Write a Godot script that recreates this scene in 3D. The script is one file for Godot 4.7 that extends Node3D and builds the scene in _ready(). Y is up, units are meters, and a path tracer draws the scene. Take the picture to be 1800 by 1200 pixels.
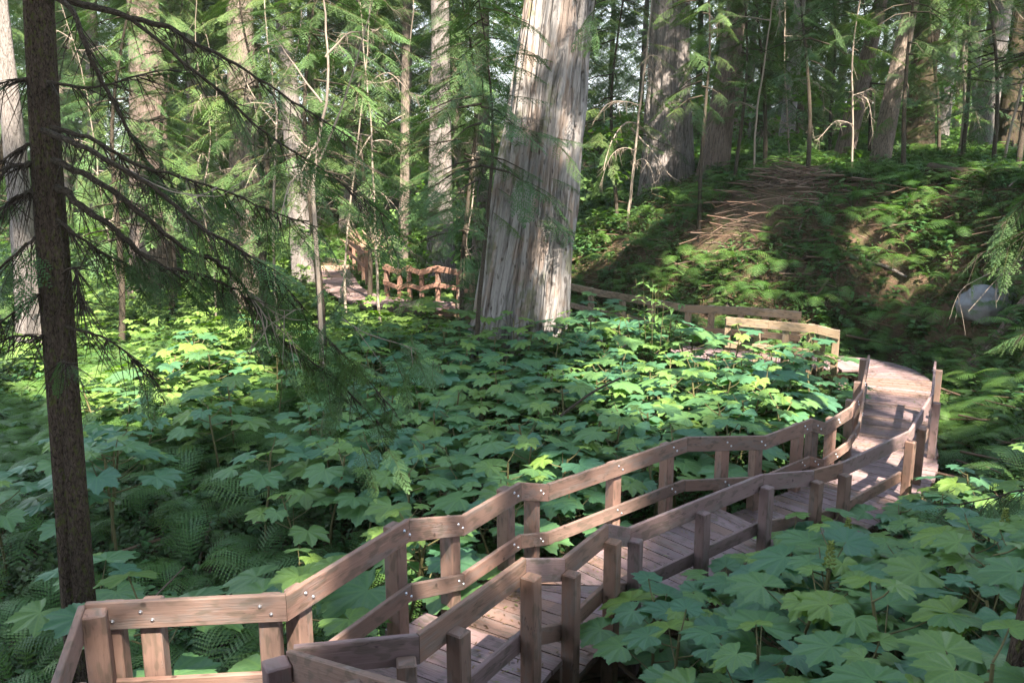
extends Node3D
# A timber boardwalk winding through an old cedar forest, dappled by sun.

var rng := RandomNumberGenerator.new()
var M := {}                      # materials
var G := {}                      # shared meshes
var noise := FastNoiseLite.new()
var fine := FastNoiseLite.new()
var taken := {}
var leans := {}
var trunks: Array = []
const SUN := Vector3(0.20, 0.80, 0.56)      # towards the sun
var gaps: Array = []             # openings in the canopy: a point on the line of sight to the sun, and a radius
var path: Array = []             # centre line of the boardwalk

# ---------------------------------------------------------------- mesh collecting
class MB:
	var v := PackedVector3Array()
	var n := PackedVector3Array()
	var t := PackedVector2Array()
	var c := PackedColorArray()
	var i := PackedInt32Array()
	func p(a: Vector3, nn: Vector3, uv: Vector2, col := Color.WHITE) -> int:
		v.append(a); n.append(nn); t.append(uv); c.append(col)
		return v.size() - 1
	func tri(a: int, b: int, d: int) -> void:
		i.append(a); i.append(b); i.append(d)
	func face(pts: Array, uvs: Array, out: Vector3, col := Color.WHITE) -> void:
		var nn: Vector3 = (pts[2] - pts[0]).cross(pts[1] - pts[0])
		if pts.size() == 4 and nn.length() < 1e-9:
			nn = (pts[3] - pts[0]).cross(pts[2] - pts[0])
		nn = nn.normalized()
		var flip: bool = nn.dot(out) < 0.0
		if flip:
			nn = -nn
		var b := v.size()
		for k in pts.size():
			p(pts[k], nn, uvs[k], col)
		for k in range(1, pts.size() - 1):
			if flip:
				tri(b, b + k + 1, b + k)
			else:
				tri(b, b + k, b + k + 1)
	func smooth(from := 0) -> void:
		for k in range(from, n.size()):
			n[k] = Vector3.ZERO
		for k in range(0, i.size(), 3):
			if i[k] < from:
				continue
			var a := i[k]; var b := i[k + 1]; var d := i[k + 2]
			var nn := (v[d] - v[a]).cross(v[b] - v[a])
			n[a] += nn; n[b] += nn; n[d] += nn
		for k in range(from, n.size()):
			n[k] = n[k].normalized() if n[k].length() > 1e-12 else Vector3.UP
	func mesh(mat: Material = null, colours := false) -> ArrayMesh:
		var arr := []
		arr.resize(Mesh.ARRAY_MAX)
		arr[Mesh.ARRAY_VERTEX] = v; arr[Mesh.ARRAY_NORMAL] = n
		arr[Mesh.ARRAY_TEX_UV] = t; arr[Mesh.ARRAY_INDEX] = i
		if colours:
			arr[Mesh.ARRAY_COLOR] = c
		var m := ArrayMesh.new()
		m.add_surface_from_arrays(Mesh.PRIMITIVE_TRIANGLES, arr)
		if mat:
			m.surface_set_material(0, mat)
		return m

func rr(a: float, b: float) -> float:
	return rng.randf_range(a, b)

func numbered(called: String) -> String:
	if not taken.has(called):
		taken[called] = 0
		return called
	taken[called] += 1
	return "%s_%03d" % [called, taken[called]]

func tag(o: Node, label: String, category: String, group := "", kind := "") -> void:
	if label: o.set_meta("label", label)
	if category: o.set_meta("category", category)
	if group: o.set_meta("group", group)
	if kind: o.set_meta("kind", kind)

func thing(called: String, label: String, category: String, at := Vector3.ZERO, group := "") -> Node3D:
	var o := Node3D.new()
	o.name = numbered(called)
	add_child(o)
	o.position = at
	tag(o, label, category, group)
	return o

func part(called: String, mesh: Mesh, parent: Node, mat: Material = null) -> MeshInstance3D:
	var o := MeshInstance3D.new()
	o.name = numbered(called) if parent == self else called
	o.mesh = mesh
	if mat: o.material_override = mat
	parent.add_child(o, true)
	return o

func scatter(called: String, mesh: Mesh, xf: Array, cols: Array, parent: Node, mat: Material) -> MultiMeshInstance3D:
	var mm := MultiMesh.new()
	mm.transform_format = MultiMesh.TRANSFORM_3D
	mm.use_colors = true
	mm.mesh = mesh
	mm.instance_count = xf.size()
	for k in xf.size():
		mm.set_instance_transform(k, xf[k])
		mm.set_instance_color(k, cols[k])
	var o := MultiMeshInstance3D.new()
	o.name = numbered(called) if parent == self else called
	o.multimesh = mm
	o.material_override = mat
	parent.add_child(o, true)
	return o

func frame_of(dir: Vector3) -> Array:
	var d := dir.normalized()
	var s := d.cross(Vector3.UP if absf(d.y) < 0.95 else Vector3.RIGHT).normalized()
	return [s, s.cross(d).normalized()]

func tube(mb: MB, pts: Array, rad: Array, sides: int, rough := 0.0, uv_scale := 1.0) -> void:
	var b := mb.v.size()
	var run := 0.0
	var fr: Array = frame_of(pts[1] - pts[0])
	var sx: Vector3 = fr[0]
	for k in pts.size():
		var d: Vector3 = (pts[mini(k + 1, pts.size() - 1)] - pts[maxi(k - 1, 0)]).normalized()
		sx = (sx - d * sx.dot(d)).normalized()
		var sy := d.cross(sx)
		if k > 0: run += (pts[k] - pts[k - 1]).length()
		for s in sides + 1:
			var a := TAU * s / sides
			var dirn := sx * cos(a) + sy * sin(a)
			var r: float = rad[k]
			if rough > 0.0:
				r *= 1.0 + rough * noise.get_noise_3d(cos(a) * 40.0 + pts[k].x * 9.0, run * 30.0, sin(a) * 40.0 + pts[k].z * 9.0)
			mb.p(pts[k] + dirn * r, dirn, Vector2(float(s) / sides * TAU * rad[0] * uv_scale, run * uv_scale))
	for k in pts.size() - 1:
		for s in sides:
			var a := b + k * (sides + 1) + s
			var e := a + sides + 1
			mb.tri(a, e, a + 1); mb.tri(a + 1, e, e + 1)

func curve(pts: Array, per: int) -> Array:
	var out := []
	for k in pts.size() - 1:
		var p0: Vector3 = pts[maxi(k - 1, 0)]; var p1: Vector3 = pts[k]
		var p2: Vector3 = pts[k + 1]; var p3: Vector3 = pts[mini(k + 2, pts.size() - 1)]
		for s in per:
			out.append(p1.cubic_interpolate(p2, p0, p3, float(s) / per))
	out.append(pts[pts.size() - 1])
	return out

# a bar from section to section: rectangle with planed corners, ends cut along the given sections
func section(at: Vector3, side: Vector3, up: Vector3, w: float, h: float, ch: float) -> Array:
	var a := w / 2; var b := h / 2
	var o := []
	for q in [[a - ch, b], [a, b - ch], [a, -b + ch], [a - ch, -b], [-a + ch, -b], [-a, -b + ch], [-a, b - ch], [-a + ch, b]]:
		o.append(at + side * q[0] + up * q[1])
	return o

func prism(mb: MB, A: Array, B: Array, off: float) -> void:
	var ca := Vector3.ZERO; var cb := Vector3.ZERO
	for q in A: ca += q / A.size()
	for q in B: cb += q / B.size()
	var mid := (ca + cb) / 2
	var u1 := (cb - ca).length()
	var per := off * 3.7
	for k in A.size():
		var l := (k + 1) % A.size()
		var w: float = (A[l] - A[k]).length()
		mb.face([A[k], A[l], B[l], B[k]], [Vector2(off, per), Vector2(off, per + w), Vector2(off + u1, per + w), Vector2(off + u1, per)], (A[k] + A[l] + B[l] + B[k]) / 4 - mid)
		per += w
	var ua := []; var ub := []
	for k in A.size():
		ua.append(Vector2(off + 0.02 * sin(k), (A[k] - ca).length() * cos(k * TAU / 8) + off)); ub.append(ua[k] + Vector2(0.3, 0.4))
	mb.face(A, ua, ca - mid); mb.face(B, ub, cb - mid)

# ---------------------------------------------------------------- textures and materials
func tex_of(w: int, h: int, f: Callable) -> ImageTexture:
	var im := Image.create(w, h, true, Image.FORMAT_RGB8)
	for y in h:
		for x in w:
			im.set_pixel(x, y, f.call(float(x) / w, float(y) / h))
	im.generate_mipmaps()
	return ImageTexture.create_from_image(im)

func nrm_of(w: int, h: int, strength: float, f: Callable) -> ImageTexture:
	var im := Image.create(w, h, false, Image.FORMAT_RGB8)
	for y in h:
		for x in w:
			var g: float = f.call(float(x) / w, float(y) / h)
			im.set_pixel(x, y, Color(g, g, g))
	im.bump_map_to_normal_map(strength)
	return ImageTexture.create_from_image(im)

func loop2(n: FastNoiseLite, u: float, v: float, fu: float, fv: float, z := 0.0) -> float:
	# seamless in u and v, -1..1
	var a := n.get_noise_3d(u * fu, v * fv, z)
	var b := n.get_noise_3d((u - 1) * fu, v * fv, z)
	var c := n.get_noise_3d(u * fu, (v - 1) * fv, z)
	var d := n.get_noise_3d((u - 1) * fu, (v - 1) * fv, z)
	var su := smoothstep(0.75, 1.0, u); var sv := smoothstep(0.75, 1.0, v)
	return lerpf(lerpf(a, b, su), lerpf(c, d, su), sv)

func std(col: Color, rough: float, spec := 0.4) -> StandardMaterial3D:
	var m := StandardMaterial3D.new()
	m.albedo_color = col.linear_to_srgb()
	m.roughness = rough
	m.metallic_specular = spec
	m.cull_mode = BaseMaterial3D.CULL_DISABLED
	return m

func leaf_mat(col: Color, rough: float, back: Color, tex: Texture2D = null, spec := 0.4) -> StandardMaterial3D:
	var m := std(col, rough, spec)
	m.vertex_color_use_as_albedo = true
	m.backlight_enabled = true
	m.backlight = back
	if tex: m.albedo_texture = tex
	return m

func make_materials() -> void:
	var wood := func(tone: Color, dark: Color, z: float):
		return tex_of(512, 256, func(u, v):
			var warp := loop2(noise, u, v, 30, 40, z + 9.0) * 0.02
			var g := loop2(noise, u, v + warp, 22, 420, z) * 0.5 + 0.5
			var g2 := loop2(noise, u, v + warp, 60, 1000, z + 40.0) * 0.5 + 0.5
			var blot := loop2(noise, u, v, 40, 50, z + 80.0) * 0.5 + 0.5
			var kd := 0.0
			for k in 3:
				var kc := Vector2(fposmod(0.21 + 0.37 * k + z * 0.13, 1.0), fposmod(0.33 + 0.29 * k + z * 0.31, 1.0))
				var dd := Vector2((u - kc.x) * 2.0, (v - kc.y) * 1.0).length()
				kd = maxf(kd, 1.0 - smoothstep(0.010, 0.026, dd))
			var m := clampf(0.22 * g + 0.22 * g2 + 0.75 * blot - 0.1, 0.0, 1.0)
			var c := tone.lerp(dark, m * 0.75)
			var split := (1.0 - smoothstep(0.0, 0.05, absf(loop2(noise, u, v + warp, 26, 150, z + 60.0)))) * smoothstep(0.1, 0.4, loop2(noise, u, v, 50, 60, z + 33.0))
			var weather := smoothstep(0.05, 0.5, loop2(noise, u, v, 26, 60, z + 120.0) + 0.25 * loop2(fine, u, v, 200, 400, z))
			var dirt := smoothstep(0.12, 0.5, loop2(fine, u, v, 90, 120, z + 140.0) + 0.5 * loop2(noise, u, v, 30, 30, z + 150.0))
			c = c.lerp(Color(0.18, 0.155, 0.14), weather * 0.5).lerp(Color(0.075, 0.066, 0.045), dirt * 0.45).lerp(dark * 0.4, split * 0.75)
			return c.lerp(dark * 0.45, kd * 0.8).linear_to_srgb())
	var grain := nrm_of(512, 256, 3.0, func(u, v): return 0.5 + 0.3 * loop2(noise, u, v, 30, 500, 3.0) + 0.2 * loop2(noise, u, v, 90, 1000, 5.0))
	var wood_mat := func(t: Texture2D, tint: Color, rough: float):
		var m := std(tint, rough, 0.35)
		m.albedo_texture = t
		m.normal_enabled = true
		m.normal_texture = grain
		m.normal_scale = 0.45
		m.uv1_scale = Vector3(0.55, 1.1, 1.0)
		return m
	var red: Texture2D = wood.call(Color(0.300, 0.174, 0.130), Color(0.160, 0.093, 0.072), 1.0)
	var red2: Texture2D = wood.call(Color(0.265, 0.162, 0.124), Color(0.135, 0.084, 0.066), 17.0)
	var grey: Texture2D = wood.call(Color(0.248, 0.166, 0.160), Color(0.128, 0.083, 0.082), 29.0)
	var new_t: Texture2D = wood.call(Color(0.33, 0.235, 0.155), Color(0.20, 0.14, 0.095), 51.0)
	M.rail = [wood_mat.call(red, Color.WHITE, 0.72), wood_mat.call(red2, Color.WHITE, 0.78), wood_mat.call(red2, Color(0.86, 0.9, 0.92), 0.8)]
	M.worn = [wood_mat.call(red2, Color(0.88, 0.9, 0.9), 0.85), wood_mat.call(grey, Color(0.95, 0.95, 0.92), 0.85), wood_mat.call(red2, Color(0.95, 0.92, 0.88), 0.85)]
	M.deck = [wood_mat.call(grey, Color.WHITE, 0.7), wood_mat.call(grey, Color(0.86, 0.86, 0.88), 0.75), wood_mat.call(red2, Color(0.85, 0.85, 0.88), 0.72), wood_mat.call(grey, Color(0.92, 0.9, 0.86), 0.8)]
	M.fresh = [wood_mat.call(new_t, Color.WHITE, 0.7), wood_mat.call(new_t, Color(0.9, 0.88, 0.86), 0.72)]
	M.far_red = [wood_mat.call(red, Color(1.0, 0.93, 0.86), 0.75), wood_mat.call(red, Color(0.9, 0.82, 0.75), 0.75)]
	M.bolt = std(Color(0.62, 0.62, 0.64), 0.35, 0.5)
	M.bolt.metallic = 0.9

	var bark := func(lo: Color, hi: Color, moss: Color, mossy: float, fu: float, fv: float, z: float):
		return tex_of(256, 512, func(u, v):
			var w := loop2(noise, u, v, 30, 25, z) * 0.025
			var a := loop2(noise, u + w, v, fu, fv, z) * 0.5 + 0.5
			var b := loop2(noise, u + w, v, fu * 2.6, fv * 2.4, z + 7.0) * 0.5 + 0.5
			var c := loop2(noise, u, v, 120, 120, z + 20.0) * 0.5 + 0.5
			var d := loop2(fine, u, v, 240, 240, z + 30.0) * 0.5 + 0.5
			var crack := 1.0 - smoothstep(0.0, 0.16, absf(loop2(noise, u + w * 1.5, v, fu * 0.55, fv * 0.8, z + 50.0)))
			var col := lo.lerp(hi, clampf(0.25 + 1.3 * (a * 0.55 + b * 0.45 - 0.35) + 0.35 * (d - 0.5), 0, 1))
			col = col.lerp(lo * 0.45, crack * 0.8)
			return col.lerp(moss, smoothstep(1.0 - mossy, 1.25 - mossy, c * 0.7 + d * 0.3)).linear_to_srgb())
	var bark_n := nrm_of(256, 512, 7.0, func(u, v):
		var w := loop2(noise, u, v, 40, 30, 4.0) * 0.06
		return 0.5 + 0.35 * loop2(noise, u + w, v, 420, 50, 3.0) + 0.25 * loop2(fine, u, v, 300, 160, 8.0))
	var bark_mat := func(t: Texture2D, scale: Vector3, ns := 1.0):
		var m := std(Color.WHITE, 0.92, 0.2)
		m.albedo_texture = t
		m.normal_enabled = true; m.normal_texture = bark_n; m.normal_scale = ns
		m.uv1_scale = scale
		return m
	var sheet := tex_of(768, 1024, func(u, v):
		var w := loop2(noise, u, v, 30, 20, 2.0) * 0.012
		var a := loop2(noise, u + w, v, 900, 75, 2.0) * 0.5 + 0.5
		var b := loop2(noise, u + w, v, 2300, 90, 9.0) * 0.5 + 0.5
		var furrow := 1.0 - smoothstep(0.0, 0.20, absf(loop2(noise, u + w * 2.0, v, 210, 24, 52.0)))
		var slit := 1.0 - smoothstep(0.0, 0.12, absf(loop2(noise, u + w, v, 760, 110, 57.0)))
		var flake := smoothstep(0.08, 0.38, loop2(noise, u, v, 60, 45, 61.0) + 0.35 * loop2(fine, u, v, 300, 160, 63.0))
		var moss := smoothstep(0.22, 0.5, loop2(noise, u, v, 40, 40, 71.0) + 0.3 * loop2(fine, u, v, 400, 400, 73.0))
		var spot := smoothstep(0.50, 0.62, loop2(fine, u, v, 330, 200, 77.0))
		var col := Color(0.19, 0.165, 0.15).lerp(Color(0.33, 0.30, 0.28), clampf(0.1 + 0.55 * a + 0.5 * b, 0, 1))
		col = col.lerp(Color(0.16, 0.095, 0.06).lerp(Color(0.30, 0.20, 0.14), b), flake * 0.5)
		col = col.lerp(Color(0.11, 0.12, 0.045), moss * 0.55)
		col = col.lerp(Color(0.045, 0.033, 0.026), clampf(furrow * 0.42 + slit * 0.30 + spot * 0.6, 0, 0.9))
		return col.linear_to_srgb())
	var sheet_n := nrm_of(768, 1024, 9.0, func(u, v):
		var w := loop2(noise, u, v, 30, 20, 2.0) * 0.012
		var furrow := smoothstep(0.0, 0.25, absf(loop2(noise, u + w * 2.0, v, 210, 24, 52.0)))
		return 0.35 * furrow + 0.25 * (loop2(noise, u + w, v, 900, 75, 2.0) * 0.5 + 0.5) + 0.3 * (loop2(noise, u + w, v, 2300, 90, 9.0) * 0.5 + 0.5))
	M.giant = std(Color.WHITE, 0.92, 0.2)
	M.giant.albedo_texture = sheet
	M.giant.normal_enabled = true; M.giant.normal_texture = sheet_n; M.giant.normal_scale = 1.3
	M.giant.uv1_scale = Vector3(0.22, 0.11, 1)
	M.cedar = bark_mat.call(bark.call(Color(0.11, 0.09, 0.08), Color(0.30, 0.265, 0.245), Color(0.12, 0.12, 0.045), 0.30, 520, 22, 2.0), Vector3(0.7, 0.35, 1), 1.2)
	M.cedar_red = bark_mat.call(bark.call(Color(0.08, 0.055, 0.045), Color(0.26, 0.20, 0.165), Color(0.10, 0.10, 0.04), 0.34, 460, 26, 12.0), Vector3(0.8, 0.4, 1), 1.2)
	M.hemlock = bark_mat.call(bark.call(Color(0.024, 0.017, 0.012), Color(0.115, 0.082, 0.060), Color(0.062, 0.064, 0.020), 0.50, 300, 130, 32.0), Vector3(1.6, 1.0, 1), 1.4)
	M.pale = bark_mat.call(bark.call(Color(0.11, 0.09, 0.078), Color(0.28, 0.245, 0.225), Color(0.14, 0.13, 0.06), 0.30, 320, 60, 42.0), Vector3(0.9, 0.5, 1), 1.0)
	M.far_bark = bark_mat.call(bark.call(Color(0.09, 0.07, 0.055), Color(0.28, 0.22, 0.18), Color(0.10, 0.10, 0.045), 0.36, 320, 60, 52.0), Vector3(0.9, 0.5, 1), 1.0)
	M.limb = bark_mat.call(bark.call(Color(0.028, 0.022, 0.016), Color(0.11, 0.085, 0.065), Color(0.055, 0.058, 0.02), 0.42, 120, 120, 62.0), Vector3(3, 1.5, 1), 1.0)
	M.dead = std(Color(0.27, 0.215, 0.17), 0.9, 0.2)
	M.dead_red = [std(Color(0.15, 0.092, 0.066), 0.95, 0.2), std(Color(0.21, 0.14, 0.105), 0.95, 0.2), std(Color(0.095, 0.065, 0.05), 0.95, 0.2)]
	M.old_wood = bark_mat.call(bark.call(Color(0.17, 0.10, 0.065), Color(0.50, 0.36, 0.26), Color(0.15, 0.13, 0.06), 0.2, 420, 26, 72.0), Vector3(0.9, 0.5, 1), 1.2)

	var soil := tex_of(512, 512, func(u, v):
		var a := loop2(noise, u, v, 120, 120, 1.0) * 0.5 + 0.5
		var b := loop2(fine, u, v, 500, 500, 2.0) * 0.5 + 0.5
		var c := loop2(noise, u, v, 900, 900, 6.0) * 0.5 + 0.5
		var col := Color(0.060, 0.040, 0.027).lerp(Color(0.20, 0.125, 0.085), clampf(b * 0.7 + c * 0.6 - 0.35, 0, 1))
		return col.lerp(Color(0.045, 0.065, 0.02), smoothstep(0.5, 0.68, a * 0.8 + c * 0.2)).linear_to_srgb())
	var soil_n := nrm_of(512, 512, 6.0, func(u, v): return 0.5 + 0.4 * loop2(fine, u, v, 600, 600, 2.0) + 0.3 * loop2(noise, u, v, 900, 900, 6.0))
	M.soil = std(Color.WHITE, 1.0, 0.15)
	M.soil.albedo_texture = soil; M.soil.normal_enabled = true; M.soil.normal_texture = soil_n
	M.soil.uv1_triplanar = true; M.soil.uv1_world_triplanar = true; M.soil.uv1_scale = Vector3(0.33, 0.33, 0.33)
	var rock := tex_of(256, 256, func(u, v):
		var a := loop2(noise, u, v, 150, 150, 3.0) * 0.5 + 0.5
		var b := loop2(fine, u, v, 600, 600, 5.0) * 0.5 + 0.5
		return Color(0.10, 0.10, 0.10).lerp(Color(0.24, 0.235, 0.24), clampf(a * 0.6 + b * 0.5, 0, 1)).linear_to_srgb())
	M.rock = std(Color.WHITE, 0.9, 0.3)
	M.rock.albedo_texture = rock; M.rock.uv1_triplanar = true; M.rock.uv1_scale = Vector3(0.8, 0.8, 0.8)

	# leaf blade of the devil's club: blotches and paler palmate veins
	var blade := tex_of(256, 256, func(u, v):
		var q := Vector2(u - 0.5, v - 0.5)
		var ang := rad_to_deg(atan2(q.y, q.x)); var r := q.length() * 2.0
		var vein := 0.0
		for k in [0.0, 40.0, -40.0, 82.0, -82.0, 126.0, -126.0]:
			var off := absf(ang - k)
			var dist := r * sin(deg_to_rad(minf(off, 89.0)))
			vein = maxf(vein, 1.0 - smoothstep(0.012, 0.036, dist))
			if off < 30.0:
				var along := r * cos(deg_to_rad(off)) - dist * 0.9
				vein = maxf(vein, 0.45 * (1.0 - smoothstep(0.01, 0.03, absf(fposmod(along, 0.13) - 0.065))))
		var b := loop2(noise, u, v, 90, 90, 11.0) * 0.5 + 0.5
		var f := loop2(fine, u, v, 700, 700, 12.0) * 0.5 + 0.5
		var c := Color(0.66, 0.72, 0.68).lerp(Color(0.90, 0.90, 0.90), clampf(b * 0.7 + f * 0.4, 0, 1))
		return c.lerp(Color(1.25, 1.18, 1.0) * 0.85, vein * 0.9).linear_to_srgb())
	M.club = leaf_mat(Color(1, 1, 1), 0.5, Color(0.75, 0.85, 0.35), blade, 0.45)
	M.leaf = leaf_mat(Color(1, 1, 1), 0.5, Color(0.75, 0.85, 0.35), null, 0.4)
	M.needle = leaf_mat(Color(1, 1, 1), 0.6, Color(0.55, 0.65, 0.3), null, 0.35)
	M.stem = std(Color(0.13, 0.115, 0.05), 0.8, 0.3)
	M.flower = std(Color(0.20, 0.24, 0.06), 0.8, 0.3)

# ---------------------------------------------------------------- leaf and spray shapes (shared by all plants)
func club_leaf(seed_: int, tone: Color) -> ArrayMesh:
	var r := RandomNumberGenerator.new(); r.seed = seed_
	var mb := MB.new()
	var lobes := [[0.0, 1.0], [40.0, 0.95], [-40.0, 0.95], [82.0, 0.82], [-82.0, 0.82], [126.0, 0.62], [-126.0, 0.62]]
	for l in lobes:
		l[0] += r.randf_range(-4, 4); l[1] *= r.randf_range(0.93, 1.06)
	var droop := r.randf_range(0.06, 0.28); var fold := r.randf_range(0.04, 0.10)
	var roll := r.randf_range(-0.12, 0.12)
	mb.p(Vector3.ZERO, Vector3.UP, Vector2(0.5, 0.5), tone)
	var N := 66
	for ring in [0.5, 1.0]:
		for k in N + 1:
			var a := -152.0 + 304.0 * k / N
			var best := 0.0; var near := 99.0
			for l in lobes:
				var d: float = absf(a - l[0])
				near = minf(near, d)
				best = maxf(best, l[1] * (1.0 - 0.34 * minf(d / 21.0, 1.0)))
			best *= 1.0 - 0.55 * smoothstep(138.0, 152.0, absf(a))
			var rad := best * float(ring)
			if ring == 1.0:
				rad *= 1.0 + (0.04 if k % 2 == 0 else -0.04) + r.randf_range(-0.015, 0.015)
			var x := cos(deg_to_rad(a)) * rad; var z := sin(deg_to_rad(a)) * rad
			var y := fold * rad * minf(near / 20.0, 1.0) * 1.4 - droop * rad * rad + roll * z + r.randf_range(-0.012, 0.012) * rad
			mb.p(Vector3(x, y, z) * 0.17, Vector3.UP, Vector2(0.5 + x * 0.48, 0.5 + z * 0.48), tone)
	for k in N:
		mb.tri(0, 2 + k, 1 + k)
		var a := 1 + k; var b := 1 + N + 1 + k
		mb.tri(a, a + 1, b); mb.tri(a + 1, b + 1, b)
	mb.smooth()
	return mb.mesh(M.club, true)

func fern_frond(seed_: int, tone: Color) -> ArrayMesh:
	# arching blade along +x, one metre long, twice cut
	var r := RandomNumberGenerator.new(); r.seed = seed_
	var mb := MB.new()
	var arch := r.randf_range(0.35, 0.6)
	var bend := r.randf_range(-0.12, 0.12)
	var at := func(s: float) -> Vector3: return Vector3(s * (1.0 - 0.15 * s), 0.75 * s * (1.0 - s) * 0.9 + 0.30 * s - arch * s * s, bend * s * s)
	var rach := []
	var rw := []
	for k in 9:
		rach.append(at.call(k / 8.0)); rw.append(0.006 * (1.05 - k / 8.0))
	tube(mb, rach, rw, 3)
	for k in mb.c.size(): mb.c[k] = tone * 0.8
	var from := mb.v.size()
	var P := 23
	for k in range(1, P):
		var s := 0.16 + 0.84 * k / P
		var len := 0.24 * sin(PI * pow(1.0 - (s - 0.16) / 0.84, 0.75) * 0.92 + 0.08) * r.randf_range(0.9, 1.08)
		var o: Vector3 = at.call(s)
		var fwd: Vector3 = (at.call(minf(s + 0.02, 1.0)) - at.call(s - 0.02)).normalized()
		for side in [-1.0, 1.0]:
			var dirn: Vector3 = (Vector3(0, 0, side) + fwd * 0.45 + Vector3(0, -0.12 + r.randf_range(-0.08, 0.05), 0)).normalized()
			var T := 6
			for j in T:
				var a0 := float(j) / T; var a1 := float(j + 1) / T
				var w0 := 0.021 * (1.0 - a0 * 0.8)
				var c0: Vector3 = o + dirn * len * a0 + Vector3(0, -0.1 * len * a0 * a0, 0)
				var c1: Vector3 = o + dirn * len * a1 + Vector3(0, -0.1 * len * a1 * a1, 0)
				var col := tone * r.randf_range(0.88, 1.12); col.a = 1
				var i0 := mb.p(c0, Vector3.UP, Vector2.ZERO, col); var i1 := mb.p(c1, Vector3.UP, Vector2.ZERO, col)
				var m := c0.lerp(c1, 0.75)
				var i2 := mb.p(m + fwd * w0 + Vector3(0, 0.003, 0), Vector3.UP, Vector2.ZERO, col)
				var i3 := mb.p(m - fwd * w0 * 0.8 + Vector3(0, 0.003, 0), Vector3.UP, Vector2.ZERO, col)
				if side > 0: mb.tri(i0, i1, i2); mb.tri(i0, i3, i1)
				else: mb.tri(i0, i2, i1); mb.tri(i0, i1, i3)
	mb.smooth(from)
	return mb.mesh(M.leaf, true)

func hemlock_spray(seed_: int, droop: float, fine_cut: float) -> ArrayMesh:
	# a flat bough along +x, one metre long: axis, side twigs, needle twigs
	var r := RandomNumberGenerator.new(); r.seed = seed_
	var mb := MB.new()
	var bend := r.randf_range(-0.15, 0.15)
	var at := func(s: float) -> Vector3: return Vector3(s, -droop * s * s, bend * s * s)
	var ax := []; var aw := []
	for k in 6:
		ax.append(at.call(k / 5.0)); aw.append(0.009 * (1.08 - k / 5.0))
	tube(mb, ax, aw, 3)
	for k in mb.c.size(): mb.c[k] = Color(0.9, 0.55, 0.5)
	var from := mb.v.size()
	var P := 13
	for k in range(1, P):
		var s := float(k) / P
		for side in [-1.0, 1.0]:
			if r.randf() < 0.1: continue
			var len := 0.42 * pow(1.0 - s, 0.7) * (0.55 + 0.45 * minf(s * 4.0, 1.0)) * r.randf_range(0.65, 1.15)
			var o: Vector3 = at.call(s + r.randf_range(-0.02, 0.02))
			var dirn := Vector3(0.62 + r.randf_range(-0.12, 0.12), -0.15 - droop * 0.4 + r.randf_range(-0.15, 0.1), side * 0.8).normalized()
			var T := int(3 + len * 16)
			var sidev := Vector3(0.8, 0, -side * 0.62)
			for j in T:
				var a := (j + 0.5) / T
				var c: Vector3 = o + dirn * len * a + Vector3(0, -0.25 * len * a * a, 0)
				for q in [-1.0, 1.0]:
					var l2 := 0.075 * (1.1 - a * 0.6) * r.randf_range(0.7, 1.2) * fine_cut
					var d2: Vector3 = (sidev * q + dirn * 0.9 + Vector3(0, r.randf_range(-0.35, 0.15), 0)).normalized()
					var w2: Vector3 = d2.cross(Vector3(0, 1, 0)).normalized() * 0.0105
					var tone := r.randf_range(0.75, 1.1)
					var tip := Color(tone * 1.25, tone * 1.2, tone * 1.05)
					var i0 := mb.p(c - dirn * 0.01, Vector3.UP, Vector2.ZERO, Color(tone, tone, tone))
					var i1 := mb.p(c + d2 * l2 * 0.5 + w2, Vector3.UP, Vector2.ZERO, Color(tone, tone, tone))
					var i2 := mb.p(c + d2 * l2, Vector3.UP, Vector2.ZERO, tip)
					var i3 := mb.p(c + d2 * l2 * 0.5 - w2, Vector3.UP, Vector2.ZERO, Color(tone, tone, tone))
					if (mb.v[i2] - mb.v[i0]).cross(mb.v[i1] - mb.v[i0]).y > 0.0:
						mb.tri(i0, i1, i2); mb.tri(i0, i2, i3)
					else:
						mb.tri(i0, i2, i1); mb.tri(i0, i3, i2)
	mb.smooth(from)
	return mb.mesh(M.needle, true)

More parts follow.
